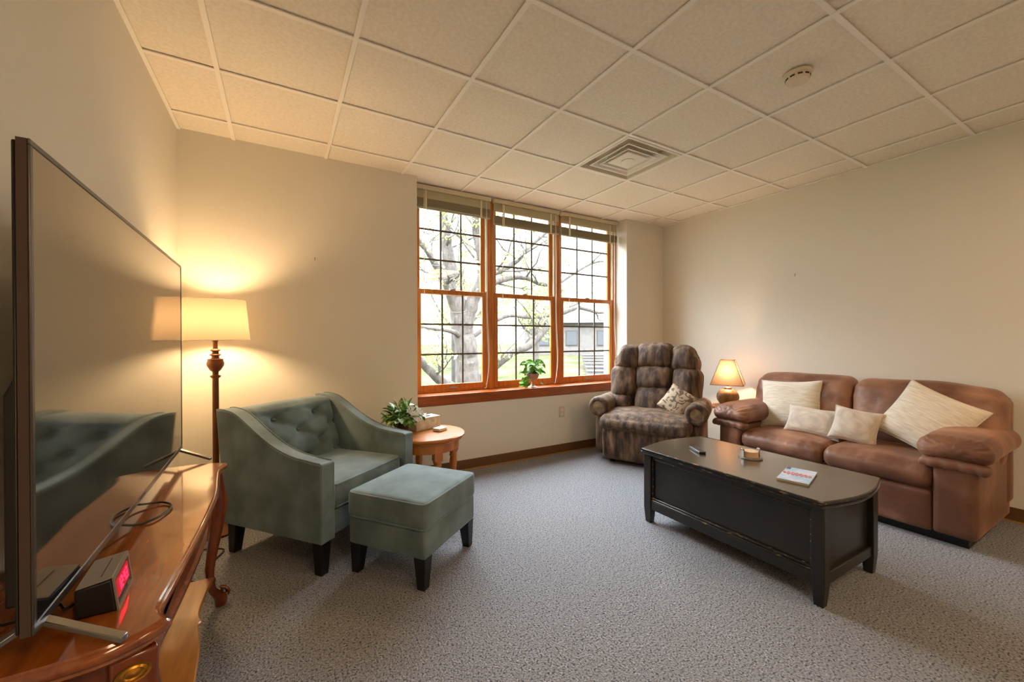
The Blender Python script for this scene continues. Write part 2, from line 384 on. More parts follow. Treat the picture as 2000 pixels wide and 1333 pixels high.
# ------------------------------------------------------------------ windows
def window(name, x0, x1):
    y0 = 3.72; y1 = 3.80; z0, z1 = .735, ZC
    bm = NB(); f = .04
    box(bm, x0, x0+f, y0, y1, z0, z1); box(bm, x1-f, x1, y0, y1, z0, z1); box(bm, x0+f, x1-f, y0, y1, z1-.06, z1); box(bm, x0+f, x1-f, y0, y1, z0, z0+.015)
    w = struct(name, bm, 'oak', bevel=.003)
    # pale jamb liners that the upper sash slides in
    bm = NB(); box(bm, x0+f, x0+f+.008, y0+.002, y1-.002, 1.74, z1-.06); box(bm, x1-f-.008, x1-f, y0+.002, y1-.002, 1.74, z1-.06)
    obj('jamb_liner', bm, 'jamb', w)
    def sash(nm, sz0, sz1, rb, rt, ya, yb):
        bm = NB(); a, b = x0+f, x1-f; st = .05
        box(bm, a+.004, a+st, ya, yb, sz0, sz1); box(bm, b-st, b-.004, ya, yb, sz0, sz1)
        box(bm, a+st, b-st, ya, yb, sz0, sz0+rb); box(bm, a+st, b-st, ya, yb, sz1-rt, sz1)
        s = obj(nm, bm, 'oak', w, bevel=.004)
        g = obj('glass', BX(a+st-.005, b-st+.005, (ya+yb)/2-.002, (ya+yb)/2+.002, sz0+rb-.005, sz1-rt+.005), 'glass', s)
        bm = NB(); gx0, gx1, gz0, gz1 = a+st, b-st, sz0+rb, sz1-rt; ym = (ya+yb)/2
        for k in (1, 2):
            x = gx0+(gx1-gx0)*k/3; box(bm, x-.009, x+.009, ym-.004, ym+.004, gz0, gz1)
            z = gz0+(gz1-gz0)*k/3; box(bm, gx0, gx1, ym-.0038, ym+.0038, z-.009, z+.009)
        obj('grille', bm, 'munt', s)
        return s
    ls = sash('lower_sash', z0+.015, 1.735, .062, .045, 3.725, 3.757)
    sash('upper_sash', 1.69, z1-.06, .05, .035, 3.765, 3.795)
    bm = NB(); xm = (x0+x1)/2
    tube(bm, [(xm-.035, 3.722, .775), (xm-.03, 3.712, .778), (xm+.03, 3.712, .778), (xm+.035, 3.722, .775)], .005, 6)
    box(bm, xm-.045, xm+.045, 3.719, 3.726, .768, .784)
    obj('lift_handle', bm, 'steel', ls)
    bm = NB(); box(bm, xm-.03, xm+.03, 3.724, 3.745, 1.735, 1.742); tube(bm, [(xm-.012, 3.735, 1.742), (xm+.028, 3.73, 1.752)], .004, 6)
    obj('sash_lock', bm, 'steel', ls)
    return w
WX = [1.066, 1.89, 2.752, 3.65]
for i in range(3): window('window_%d' % (i+1), WX[i], WX[i+1])
bm = NB()
for x in WX[1:3]: box(bm, x-.022, x+.022, 3.708, 3.7195, .735, ZC)
struct('trim_1', bm, 'oak', bevel=.003)
bm = NB(); box(bm, RX0, RX1, YB-.006, 3.80, .640, .7345)
sill = struct('trim_2', bm, 'oakx', bevel=.004)

# blinds, gathered to the top of each window
def blind(x0, x1, zb, label, spread):
    yc = 3.678; t = empty('window_blind', ((x0+x1)/2, yc, ZC-.05), 0, label, 'blind', 'raised blinds over the three windows')
    hw = (x1-x0)/2; o = ZC-.05
    obj('headrail', BX(-hw, hw, -.022, .022, .005, .046), 'blindrail', t, bevel=.003)
    bm = NB(); bg_ = NB(); zt = zb-o+.02
    n_loose = 8 if not spread else 11; zl = -.078 if not spread else -.128
    R = Matrix.Rotation(math.radians(42), 4, 'X')
    for k in range(n_loose):
        zz = -.004 - .0095*k if k < 8 else -.082 - .015*(k-8)
        vs = box(bm, -hw+.004, hw-.004, -.0125, .0125, -.0006, .0006, rot=R if k < 8 else Matrix.Rotation(.2, 4, 'X'))
        for v in vs: v.co.z += zz
    zz = zl; rnd = random.Random(int(x0*100))
    while zz > zt:
        dy = rnd.uniform(-.0015, .0015)
        box(bg_, -hw+.004, hw-.004, -.0125+dy, .0125+dy, zz-.0009, zz+.0009); zz -= .0034
    obj('slats', bm, 'blind', t); obj('gathered_slats', bg_, 'blind_shaded', t)
    obj('bottom_rail', BX(-hw+.004, hw-.004, -.013, .013, zt-.018, zt-.004), 'blind_shaded', t, bevel=.003)
    for f in (-.72, .72): obj('ladder_tape', BX(f*hw-.010, f*hw+.010, -.0145, -.0135, zt-.018, .0), 'blindrail', t)
    xw = hw*.84
    bm = NB(); cl = [(xw, -.026, .0), (xw+.002, -.028, -.6), (xw+.004, -.028, -1.2), (xw+.022, -.03, -1.62), (xw+.0, -.03, -1.86), (xw-.02, -.03, -1.9)]
    tube(bm, cl, .0018, 5, 5)
    tube(bm, [(p[0]+.010, p[1], p[2]*.98) for p in cl], .0018, 5, 5)
    obj('pull_cord', bm, 'cord', t)
    bm = NB(); tube(bm, [(-hw*.78, -.03, -.0), (-hw*.78, -.032, -1.05)], .003, 6)
    obj('tilt_wand', bm, 'cord', t)
blind(1.075, 1.872, 2.478, 'raised pale slatted blind over the left window, nearest the floor lamp', False)
blind(1.905, 2.738, 2.43, 'raised pale slatted blind over the middle window above the footed planter', True)
blind(2.768, 3.63, 2.43, 'raised pale slatted blind over the right window, nearest the recliner', True)

# ------------------------------------------------------------------ ceiling fittings
t = empty('air_diffuser', (2.456, 2.363, ZC), 0, 'square white air diffuser set in the ceiling grid near the window', 'ceiling vent')
def sq_ring(bm, o, i, zo, zi, th=.002, rc=.0):
    a = [bm.verts.new((sx*o, sy*o, zo)) for sx, sy in ((-1, -1), (1, -1), (1, 1), (-1, 1))]
    b = [bm.verts.new((sx*i, sy*i, zi)) for sx, sy in ((-1, -1), (1, -1), (1, 1), (-1, 1))]
    c = [bm.verts.new((sx*o, sy*o, zo+th)) for sx, sy in ((-1, -1), (1, -1), (1, 1), (-1, 1))]
    d = [bm.verts.new((sx*i, sy*i, zi+th)) for sx, sy in ((-1, -1), (1, -1), (1, 1), (-1, 1))]
    for k in range(4):
        l = (k+1) % 4
        bm.faces.new((a[k], a[l], b[l], b[k])); bm.faces.new((c[k], c[l], d[l], d[k]))
        bm.faces.new((a[k], a[l], c[l], c[k])); bm.faces.new((b[k], b[l], d[l], d[k]))
bm = NB(); sq_ring(bm, .292, .272, -.006, -.006, .006); obj('frame', bm, 'white', t, bevel=.002)
bm = NB(); sq_ring(bm, .272, .235, -.002, .075); obj('throat', bm, 'offwhite', t)
bm = NB(); box(bm, -.27, .27, -.27, .27, .08, .09); obj('duct_plate', bm, 'offwhite', t)
for o_, i_ in ((.218, .165), (.158, .12)):
    bm = NB(); sq_ring(bm, o_, o_-.014, -.004, -.002, .003); sq_ring(bm, o_-.014, i_-.01, -.002, .045); obj('louver', bm, 'white', t)
bm = NB(); box(bm, -.112, .112, -.112, .112, -.002, .006); p = obj('centre_plate', bm, 'white', t, bevel=.003)
obj('hub', lathe(NB(), [(.05, -.002), (.048, -.008), (.012, -.011)], seg=28), 'white', p, smooth=True)

t = empty('smoke_detector', (2.46, 1.125, ZC), 0, 'round off-white smoke detector on the ceiling above the coffee table', 'smoke detector')
obj('mount', lathe(NB(), [(.066, 0), (.068, -.006), (.066, -.014), (.058, -.017)], seg=40), 'offwhite', t, smooth=True)
obj('cover', lathe(NB(), [(.056, -.016), (.056, -.034), (.050, -.044), (.030, -.048), (.022, -.046)], seg=40), 'offwhite', t, smooth=True)
bm = NB()
for k in range(10):
    a = 2*PI*k/10; R = Matrix.Rotation(a, 4, 'Z')
    box(bm, .0545, .0575, -.011, .011, -.032, -.024, rot=R)
obj('sensor_slots', bm, 'dark', t)

for (i, j) in FILL_LIGHTS:  # unseen fixtures added to lift the room's ambient light
    x0, x1, y1, y0 = xs[i], xs[i+1], ys[j], ys[j+2]
    t = empty('fill_light', ((x0+x1)/2, (y0+y1)/2, ZC), 0, 'added fill light shaped as a recessed troffer behind the viewer, %s' % ('nearer the left wall' if i == 2 else 'nearer the right wall'), 'fill light', 'added ceiling fill lights')
    hx, hy = (x1-x0)/2-.012, (y1-y0)/2-.012
    bm = NB(); box(bm, -hx, -hx+.03, -hy, hy, 0, .08); box(bm, hx-.03, hx, -hy, hy, 0, .08); box(bm, -hx, hx, -hy, -hy+.03, 0, .08); box(bm, -hx, hx, hy-.03, hy, 0, .08)
    box(bm, -hx, hx, -hy, hy, .08, .09); obj('housing', bm, 'white', t)
    obj('fill_panel', BX(-hx+.03, hx-.03, -hy+.03, hy-.03, .01, .014), 'diffuser', t)

# small things on the walls
def hook(loc, rz, label):
    t = empty('picture_hook', loc, rz, label, 'hook')
    bm = NB(); tube(bm, [(0, 0, .006), (0, -.012, .008)], .0022, 6); obj('nail', bm, 'steel', t)
    bm = NB(); tube(bm, [(0, -.002, .01), (0, -.004, -.008), (0, -.010, -.012), (0, -.012, -.005)], .0016, 6, 3); obj('hanger', bm, 'bronze', t)
hook((.238, YB, 1.892), 0, 'small picture hook on the wall between the floor lamp and the window')
hook((XR, 1.99, 1.868), -90, 'small picture hook on the right wall above the sofa')
def outlet(loc, label):
    t = empty('wall_outlet', loc, 0, label, 'outlet')
    obj('plate', BX(-.036, .036, -.006, 0, -.058, .058), 'outlet', t, bevel=.002)
    for s in (-.024, .024):
        f = obj('socket', BX(-.017, .017, -.0085, -.005, s-.014, s+.014), 'white', t, bevel=.002)
        bm = NB(); box(bm, -.008, -.005, -.009, -.008, s-.004, s+.006); box(bm, .005, .008, -.009, -.008, s-.004, s+.006); obj('slot', bm, 'dark', f)
outlet((2.667, YB, .452), 'cream wall outlet under the window sill beside the recliner')
outlet((.93, YB, .33), 'cream wall outlet low on the wall behind the round end table')

# ------------------------------------------------------------------ armchair
def make_armchair():
    t = empty('armchair', (.493, 2.548, 0), 39.3, 'teal velvet armchair with tufted back and sloping arms beside the floor lamp', 'armchair')
    W = .407; aw = .095
    top = catmull([(0, .6), (.09, .607), (.22, .622), (.36, .665), (.48, .725), (.58, .785), (.67, .828), (.76, .842), (.81, .838)], 5)
    prof = [(0, .18)] + [(p.x, p.y) for p in top] + [(.735, .18)]
    for s in (-1, 1):
        x0, x1 = (-W, -W+aw) if s < 0 else (W-aw, W)
        a = obj('arm', prism_x(NB(), prof, x0, x1), 'teal', t, bevel=.022, seg=4)
        for xe in (x0+.008, x1-.008):
            pts = [(xe, .004, .19), (xe, .002, .592)]+[(xe, max(.006, p.x), p.y+.0005) for p in top[1:]]
            obj('piping', tube(NB(), pts, .0042, 6), 'teal', a, smooth=True)
    # tufted back
    iw = W-aw
    btn = [(-.155, .745), (.155, .745), (-.26, .655), (0, .655), (.26, .655), (-.155, .565), (.155, .565), (0, .475), (-.26, .475), (.26, .475)]
    def tf(p, u):
        z = p.z+.58; x = p.x
        lean = (z-.40)*.30
        if u[1] < -.6:
            dd = 0
            for bx, bz in btn: dd += .042*math.exp(-((x-bx)**2+(z-bz)**2)/(.034**2))
            dx, dz = .155, .09
            for sg in (-1, 1):
                q = (x/dx*.5 + sg*(z-.655)/dz*.5); fr = abs(q-round(q)); dd += .014*math.exp(-(fr/.085)**2) if .45 < z < .79 else 0
            p.y += dd
        p.y += lean
        return p
    S('backrest', 'teal', t, (0, .60, .58), (2*iw+.01, .16, .51), r=.045, nn=(44, 8, 34), puff=(0, .02, .006), fn=tf)
    for bx, bz in btn:
        bm = NB(); y = .60-.08-.02*.3+(bz-.40)*.30+.040
        lathe(bm, [(.001, -.006), (.011, -.004), (.013, 0), (.011, .004), (.001, .006)], (bx, y, bz), 12); obj('tuft_button', bm, 'teal', t, smooth=True)
    obj('back_panel', prism_x(NB(), [(.655, .18), (.735, .18), (.808, .825), (.74, .825)], -iw-.005, iw+.005), 'teal', t, bevel=.01)
    S('seat_cushion', 'teal', t, (0, .335, .385), (2*iw-.006, .62, .145), r=.03, nn=(20, 20, 8), puff=(0, .008, .022))
    for z in (.328, .452):
        h = iw-.006
        obj('cushion_piping', tube(NB(), [(-h+.01, .4, z), (-h+.006, .06, z), (-h+.03, .027, z), (0, .021, z+.001), (h-.03, .027, z), (h-.006, .06, z), (h-.01, .4, z)], .005, 6), 'teal', t, smooth=True)
    obj('front_rail', BX(-iw-.005, iw+.005, .03, .66, .18, .315), 'teal', t, bevel=.012)
    for sx, sy, dx, dy in ((-1, .05, 0, 0), (1, .05, 0, 0), (-1, .70, 0, .02), (1, .70, 0, .02)):
        x = sx*(W-.05); bm = NB(); a = .034; b = .024
        va = [bm.verts.new((x+i*a, sy+j*a, .185)) for i, j in ((-1, -1), (1, -1), (1, 1), (-1, 1))]
        vb = [bm.verts.new((x+i*b, sy+j*b+dy, 0)) for i, j in ((-1, -1), (1, -1), (1, 1), (-1, 1))]
        for k in range(4): bm.faces.new((va[k], va[(k+1) % 4], vb[(k+1) % 4], vb[k]))
        bm.faces.new(va); bm.faces.new(vb); obj('leg', bm, 'blackleg', t, bevel=.003)
    return t
make_armchair()

def make_ottoman():
    t = empty('ottoman', (.82, 2.072, 0), 37.6, 'teal velvet ottoman with dark tapered legs in front of the armchair', 'ottoman')
    W, D = .266, .50
    obj('base', BX(-W+.006, W-.006, .006, D-.006, .158, .305), 'teal', t, bevel=.014, seg=3)
    S('cushion', 'teal', t, (0, D/2, .372), (2*W, D, .136), r=.022, nn=(22, 20, 8), puff=(.0, .0, .018))
    for z in (.309, .432):
        h = W-.004; k = D-.004; q = .03
        pts = [(-h, q, z), (-h+.008, .012, z), (-h+q, .004, z), (h-q, .004, z), (h-.008, .012, z), (h, q, z), (h, k-q, z), (h-.008, k-.008, z), (h-q, k, z), (-h+q, k, z), (-h+.008, k-.008, z), (-h, k-q, z), (-h, q, z)]
        obj('piping', tube(NB(), pts, .005, 6), 'teal', t, smooth=True)
    for sx in (-1, 1):
        for y in (.045, D-.045):
            x = sx*(W-.045); bm = NB(); a, b = .034, .022; ox = sx*.008; oy = .006*(1 if y > .2 else -1)
            va = [bm.verts.new((x+i*a, y+j*a, .16)) for i, j in ((-1, -1), (1, -1), (1, 1), (-1, 1))]
            vb = [bm.verts.new((x+ox+i*b, y+oy+j*b, 0)) for i, j in ((-1, -1), (1, -1), (1, 1), (-1, 1))]
            for k2 in range(4): bm.faces.new((va[k2], va[(k2+1) % 4], vb[(k2+1) % 4], vb[k2]))
            bm.faces.new(va); bm.faces.new(vb); obj('leg', bm, 'blackleg', t, bevel=.003)
make_ottoman()

# ------------------------------------------------------------------ round end table and what stands on it
ET = (1.0, 3.065); EZ = .52
t = empty('end_table', (*ET, 0), 0, 'round honey oak end table between the armchair and the window wall', 'side table')
obj('tabletop', lathe(NB(), [(.262, EZ-.042), (.272, EZ-.040), (.276, EZ-.032), (.272, EZ-.026), (.284, EZ-.024), (.291, EZ-.016), (.290, EZ-.006), (.283, EZ), (.0005, EZ)], seg=64), 'honey', t, smooth=True, sharp=35)
obj('apron', lathe(NB(), [(.236, EZ-.115), (.245, EZ-.11), (.245, EZ-.04), (.225, EZ-.04)], seg=64), 'honey', t, smooth=True)
for k in range(4):
    a = math.radians(1+90*k); cx, cy = .215*math.cos(a), .215*math.sin(a)
    h = EZ-.04
    prof = [(.018, 0), (.022, .02), (.017, .04), (.028, .055), (.018, .07), (.016, .1), (.022, .17), (.031, .26), (.026, .30), (.033, .312), (.026, .325), (.034, .34), (.034, .35)]
    bm = NB(); lathe(bm, prof, (cx, cy, 0), 20); R = Matrix.Rotation(a, 4, 'Z')
    vs = box(bm, -.031, .031, -.031, .031, .35, h, rot=R)
    for v in vs: v.co += V(cx, cy, 0)
    obj('leg', bm, 'honey', t, smooth=True, sharp=30)

def leaf(bm, p, d, up, L, Wd, curl=.25, mi=0, n=4):
    d = d.normalized(); s = d.cross(up).normalized(); u = s.cross(d).normalized()
    rows = []
    for k in range(n+1):
        f = k/n; w_ = Wd*math.sin(PI*min(1, f*.93+.05))**.8*(1-.25*f); c = p + d*L*f - u*curl*L*f*f
        rows.append((bm.verts.new(c - s*w_/2 + u*w_*.18), bm.verts.new(c), bm.verts.new(c + s*w_/2 + u*w_*.18)))
    for a, b in zip(rows, rows[1:]):
        for q in (0, 1): bm.faces.new((a[q], a[q+1], b[q+1], b[q])).material_index = mi
def rdir(rnd, zlo=-.2, zhi=1):
    a = rnd.uniform(0, 2*PI); z = rnd.uniform(zlo, zhi); r = math.sqrt(max(0, 1-z*z)); return V(r*math.cos(a), r*math.sin(a), z)
rnd = random.Random(3)
t = empty('potted_plant', (.815, 3.11, EZ), 0, 'bushy variegated plant in a dark pot on the round end table', 'potted plant')
obj('pot', lathe(NB(), [(.036, 0), (.039, .004), (.052, .092), (.056, .094), (.056, .106), (.050, .106), (.048, .09)], seg=28), 'potdark', t, smooth=True)
obj('soil', lathe(NB(), [(.0485, .086), (.0485, .092)], seg=24), 'soil', t)
bm = NB(); bs = NB()
for k in range(110):
    d = rdir(rnd, -.15, 1); L = rnd.uniform(.05, .14); c = V(0, 0, .10); q = c + V(d.x*L*1.05, d.y*L*.85, d.z*L*.95)
    if q.z < .115: q.z = .115+rnd.random()*.03
    dd = (d + V(0, 0, rnd.uniform(-.6, .3)) + rdir(rnd, -1, 1)*.5)
    leaf(bm, q, dd, V(0, 0, 1) + rdir(rnd, -1, 1)*.3, rnd.uniform(.055, .085), rnd.uniform(.042, .06), rnd.uniform(.1, .5))
    if k % 3 == 0: tube(bs, [c - V(0, 0, .02), (c+q)/2 + V(0, 0, .02), q], .0015, 4, 2)
obj('foliage', bm, 'leafv', t, smooth=True, sharp=0); obj('stems', bs, 'stem', t)
bm = NB()
for k in range(34):
    q = V(.075+rnd.uniform(-.05, .055), -.075+rnd.uniform(-.05, .03), .165+rnd.uniform(-.05, .05))
    for a in range(5):
        d = V(math.cos(a*1.256+k), -.35, math.sin(a*1.256+k)); leaf(bm, q, d, V(0, -1, .2), .021, .016, .2, 0, 2)
obj('blossoms', bm, 'petal', t, smooth=True, sharp=0)

t = empty('tissue_box', (1.02, 3.215, EZ), 18, 'grey marbled tissue box behind the plant on the round end table', 'box')
obj('carton', BX(-.118, .118, -.06, .06, 0, .098), 'tissue', t, bevel=.003)
obj('opening', lathe(NB(), [(.045, .0975), (.045, .0992)], seg=28, sx=1.4, sy=.6), 'dark', t)
bm = NB(); leaf(bm, V(-.03, 0, .095), V(.6, 0, .5), V(0, 0, 1), .06, .05, .3); obj('tissue', bm, 'white', t)
t = empty('soap_box', (1.105, 3.07, EZ), 28, 'small flat cream lidded box on the front right of the round end table', 'box')
obj('tray', BX(-.048, .048, -.035, .035, 0, .014), 'white', t, bevel=.006, seg=3)
obj('lid', BX(-.05, .05, -.037, .037, .0145, .026), 'white', t, bevel=.005, seg=3)

# plant on the sill
rnd = random.Random(11)
t = empty('footed_planter', (2.34, 3.615, .735), 0, 'green trailing plant in a footed clay goblet planter on the window sill', 'potted plant')
obj('goblet', lathe(NB(), [(.052, 0), (.05, .006), (.03, .014), (.016, .03), (.015, .055), (.022, .066), (.045, .08), (.062, .105), (.072, .14), (.074, .148), (.070, .148), (.06, .12)], seg=32), 'potclay', t, smooth=True)
obj('soil', lathe(NB(), [(.064, .13), (.064, .15), (.02, .175)], seg=20), 'soil', t, smooth=True)
bm = NB(); bs = NB()
def vine(c, q, sz):
    d = (q-c); tube(bs, [c, c*.45+q*.55+V(0, 0, .03), q], .0016, 4, 3)
    leaf(bm, q, V(d.x, d.y*.5, d.z*.2) + rdir(rnd, -1, .4)*.08, V(0, -.8, .6)+rdir(rnd, -1, 1)*.2, sz, sz*.78, .35)
c = V(0, 0, .15)
for k in range(46):
    a = rnd.uniform(0, 2*PI); r = rnd.uniform(.02, .105)
    vine(c, c + V(r*math.cos(a)*1.15, r*math.sin(a)*.6-.01, rnd.uniform(.01, .125)), rnd.uniform(.05, .075))
for k in range(14):
    vine(c, V(-.06-rnd.random()*.06, -.02-rnd.random()*.03, rnd.uniform(.03, .13)), rnd.uniform(.04, .065))
vine(c, V(.14, 0, .25), .04); vine(c, V(.085, -.02, .05), .045)
obj('foliage', bm, 'leaf', t, smooth=True, sharp=0); obj('stems', bs, 'stem', t)

# ------------------------------------------------------------------ floor lamp
t = empty('floor_lamp', (-.37, 3.24, 0), 0, 'bronze floor lamp with white drum shade, lit, in the corner behind the armchair', 'lamp')
obj('base', lathe(NB(), [(.14, 0), (.142, .012), (.125, .024), (.06, .036), (.025, .05), (.018, .07)], seg=40), 'bronze', t, smooth=True)
obj('pole', lathe(NB(), [(.015, .05), (.018, .3), (.018, .95), (.018, 1.008)], seg=20), 'bronze', t, smooth=True)
obj('turned_neck', lathe(NB(), [(.018, 1.0), (.030, 1.012), (.030, 1.018), (.016, 1.024), (.018, 1.044), (.03, 1.054), (.047, 1.085), (.048, 1.102), (.042, 1.118), (.044, 1.126), (.022, 1.132), (.02, 1.146), (.032, 1.152), (.030, 1.158), (.018, 1.163), (.018, 1.176), (.028, 1.182), (.026, 1.188), (.013, 1.194), (.013, 1.24)], seg=28), 'bronze', t, smooth=True, sharp=50)
bm = NB(); sg = 56
ra = [bm.verts.new((.192*math.cos(2*PI*i/sg), .192*math.sin(2*PI*i/sg), 1.248)) for i in range(sg)]
rb = [bm.verts.new((.168*math.cos(2*PI*i/sg), .168*math.sin(2*PI*i/sg), 1.515)) for i in range(sg)]
for i in range(sg): bm.faces.new((ra[i], ra[(i+1) % sg], rb[(i+1) % sg], rb[i]))
sh = obj('lamp_shade', bm, 'shade', t, smooth=True)
bm = NB()
for r, z in ((.1925, 1.25), (.1685, 1.513)):
    obj('shade_rim', tube(NB(), [(r*math.cos(2*PI*i/48), r*math.sin(2*PI*i/48), z) for i in range(49)], .002, 5), 'white', sh)
for k in range(3):
    a = 2*PI*k/3; tube(bm, [(0, 0, 1.505), (.168*math.cos(a), .168*math.sin(a), 1.512)], .0015, 5)
obj('spider', bm, 'white', sh)
obj('finial', lathe(NB(), [(.012, 1.507), (.014, 1.512), (.005, 1.516), (.008, 1.524), (.002, 1.53)], seg=14), 'bronze', t, smooth=True)
obj('socket', lathe(NB(), [(.014, 1.24), (.018, 1.25), (.018, 1.30), (.015, 1.31)], seg=18), 'bronze', t, smooth=True)
l = light('floor_lamp_bulb', 'POINT', (0, 0, 1.375), 8.4, (1.0, 0.66, 0.34), .06); l.parent = t

# ------------------------------------------------------------------ table lamp on its stand
TL = (4.03, 2.49)
t = empty('lamp_stand', (*TL, 0), 0, 'small tan wooden stand in the corner between the recliner and the sofa', 'side table')
obj('tabletop', lathe(NB(), [(.165, .53), (.17, .535), (.17, .55), (.165, .555), (.001, .555)], seg=40), 'tan', t, smooth=True)
obj('column', lathe(NB(), [(.035, .02), (.022, .1), (.03, .25), (.022, .4), (.05, .53)], seg=24), 'tan', t, smooth=True)
obj('foot', lathe(NB(), [(.14, 0), (.14, .02), (.05, .04)], seg=32), 'tan', t, smooth=True)
t = empty('table_lamp', (*TL, .555), 0, 'lit table lamp with ribbed round base and square tapered shade beside the sofa', 'lamp')
prof = [(.055, 0), (.06, .006), (.075, .02), (.098, .055), (.105, .09), (.098, .125), (.075, .155), (.05, .168), (.035, .172), (.034, .18)]
bm = NB(); rings = []
for r, z in prof:
    rings.append([bm.verts.new(((r+.0016*math.cos(i*PI))*math.cos(2*PI*i/96), (r+.0016*math.cos(i*PI))*math.sin(2*PI*i/96), z)) for i in range(96)])
for a, b in zip(rings, rings[1:]):
    for i in range(96): bm.faces.new((a[i], a[(i+1) % 96], b[(i+1) % 96], b[i]))
bm.faces.new(rings[0]); bm.faces.new(rings[-1])
obj('ribbed_base', bm, 'lamprib', t, smooth=True, sharp=0)
obj('neck', lathe(NB(), [(.034, .178), (.036, .186), (.02, .192), (.01, .2), (.01, .25)], seg=20), 'silver', t, smooth=True)
# square shade with open top and bottom
rz = math.radians(27.0); b0, b1, z0, z1 = .150, .062, .222, .475
def cor(h, z): return [V(h*sx, h*sy, z) for sx, sy in ((-1, -1), (1, -1), (1, 1), (-1, 1))]
R = Matrix.Rotation(rz, 4, 'Z'); lo = [R @ v for v in cor(b0, z0)]; hi = [R @ v for v in cor(b1, z1)]
bm = NB(); NS = 6
for k in range(4):
    l_ = (k+1) % 4
    g = [[bm.verts.new(lo[k].lerp(lo[l_], i/NS).lerp(hi[k].lerp(hi[l_], i/NS), j/NS)*(1) - V(0, 0, 0)) for i in range(NS+1)] for j in range(NS+1)]
    for j in range(NS):
        for i in range(NS): bm.faces.new((g[j][i], g[j][i+1], g[j+1][i+1], g[j+1][i]))
sh = obj('lamp_shade', bm, 'shade2', t)
bm = NB()
for k in range(4):
    l_ = (k+1) % 4; tube(bm, [lo[k], lo[l_]], .0026, 6); tube(bm, [hi[k], hi[l_]], .0026, 6); tube(bm, [lo[k], hi[k]], .0024, 6)
obj('shade_trim', bm, 'trimtan', sh)
l = light('table_lamp_bulb', 'POINT', (0, 0, .34), 3.2, (1.0, 0.62, 0.36), .03); l.parent = t

# ------------------------------------------------------------------ coffee table
CX0, CX1, CY0, CY1, CZ = 2.133, 2.79, .872, 1.935, .505
t = empty('coffee_table', ((CX0+CX1)/2, (CY0+CY1)/2, 0), 0, 'long black distressed trunk coffee table with bowed ends in front of the sofa', 'coffee table')
hx, hy = (CX1-CX0)/2, (CY1-CY0)/2
out = [(-hx, hy), (-hx, -hy)]
for k in range(1, 16):
    f = k/16; out.append((-hx+2*hx*f, -hy-.058*math.sin(PI*f)))
out += [(hx, -hy), (hx, hy)]
for k in range(1, 16):
    f = k/16; out.append((hx-2*hx*f, hy+.058*math.sin(PI*f)))
obj('top', loft(NB(), out, [(.012, CZ-.034), (.004, CZ-.033), (0, CZ-.028), (0, CZ-.02), (.006, CZ-.018), (.006, CZ-.014), (0.003, CZ-.012), (.003, CZ-.004), (.008, CZ), ], mi=[1, 1, 1, 1, 1, 1, 1, 1]), ['blacktop', 'worn'], t, smooth=True, sharp=30)
px, py = hx-.055, hy-.03
for sx in (-1, 1):
    for sy in (-1, 1):
        x, y = sx*px, sy*py; bm = NB(); a = .028
        va = [bm.verts.new((x+i*a, y+j*a, CZ-.034)) for i, j in ((-1, -1), (1, -1), (1, 1), (-1, 1))]
        vm = [bm.verts.new((x+i*a, y+j*a, .10)) for i, j in ((-1, -1), (1, -1), (1, 1), (-1, 1))]
        vb = [bm.verts.new((x+i*a*.72+sx*.0, y+j*a*.72, 0)) for i, j in ((-1, -1), (1, -1), (1, 1), (-1, 1))]
        for A, B in ((va, vm), (vm, vb)):
            for k in range(4): bm.faces.new((A[k], A[(k+1) % 4], B[(k+1) % 4], B[k]))
        bm.faces.new(va); bm.faces.new(vb); obj('corner_post', bm, 'black', t, bevel=.004)
for sx in (-1, 1):
    x = sx*(px+.008)
    obj('side_panel', BX(min(x-sx*.02, x-sx*.008), max(x-sx*.02, x-sx*.008), -py+.02, py-.02, .14, CZ-.034), 'black', t)
    bm = NB(); a, b = sorted((x-sx*.01, x+sx*.006)); box(bm, a, b, -py+.028, py-.028, CZ-.065, CZ-.034)
    obj('top_rail', bm, 'black', t, bevel=.002)
    a, b = sorted((x-sx*.01, x+sx*.012)); bm = BX(a, b, -py+.026, py-.026, .095, .155); obj('bottom_rail', bm, 'black', t, bevel=.003)
    bm = NB(); c1, c2 = sorted((x-sx*.006, x+sx*.014)); box(bm, c1, c2, -py+.03, py-.03, .155, .164); c1, c2 = sorted((x-sx*.008, x+sx*.006)); box(bm, c1, c2, -py+.03, py-.03, .164, .176)
    box(bm, c1, c2, -py+.03, -py+.038, .17, CZ-.065); box(bm, c1, c2, py-.038, py-.03, .17, CZ-.065); box(bm, c1, c2, -py+.03, py-.03, CZ-.073, CZ-.065)
    obj('panel_moulding', bm, 'worn', t, bevel=.003)
for sy in (-1, 1):
    y = sy*py
    a, b = sorted((y-sy*.012, y)); obj('end_panel', BX(-px+.02, px-.02, a, b, .14, CZ-.034), 'black', t)
    a, b = sorted((y-sy*.012, y+sy*.02)); obj('end_rail', BX(-px+.026, px-.026, a, b, .095, .15), 'black', t, bevel=.006)
obj('inner_floor', BX(-px, px, -py, py, .12, .135), 'black', t)

t = empty('remote_control', (2.395, 1.69, CZ), 61, 'silver and black remote control on the far left of the coffee table', 'remote control')
obj('body', BX(-.075, .075, -.022, .022, 0, .016), 'rubber', t, bevel=.005, seg=3)
f = obj('faceplate', BX(-.072, .050, -.019, .019, .016, .0175), 'silver', t)
bm = NB()
for i in range(7):
    for j in range(3): box(bm, -.062+i*.016, -.053+i*.016, -.013+j*.0105, -.006+j*.0105, .0176, .019)
obj('buttons', bm, 'dark', f)

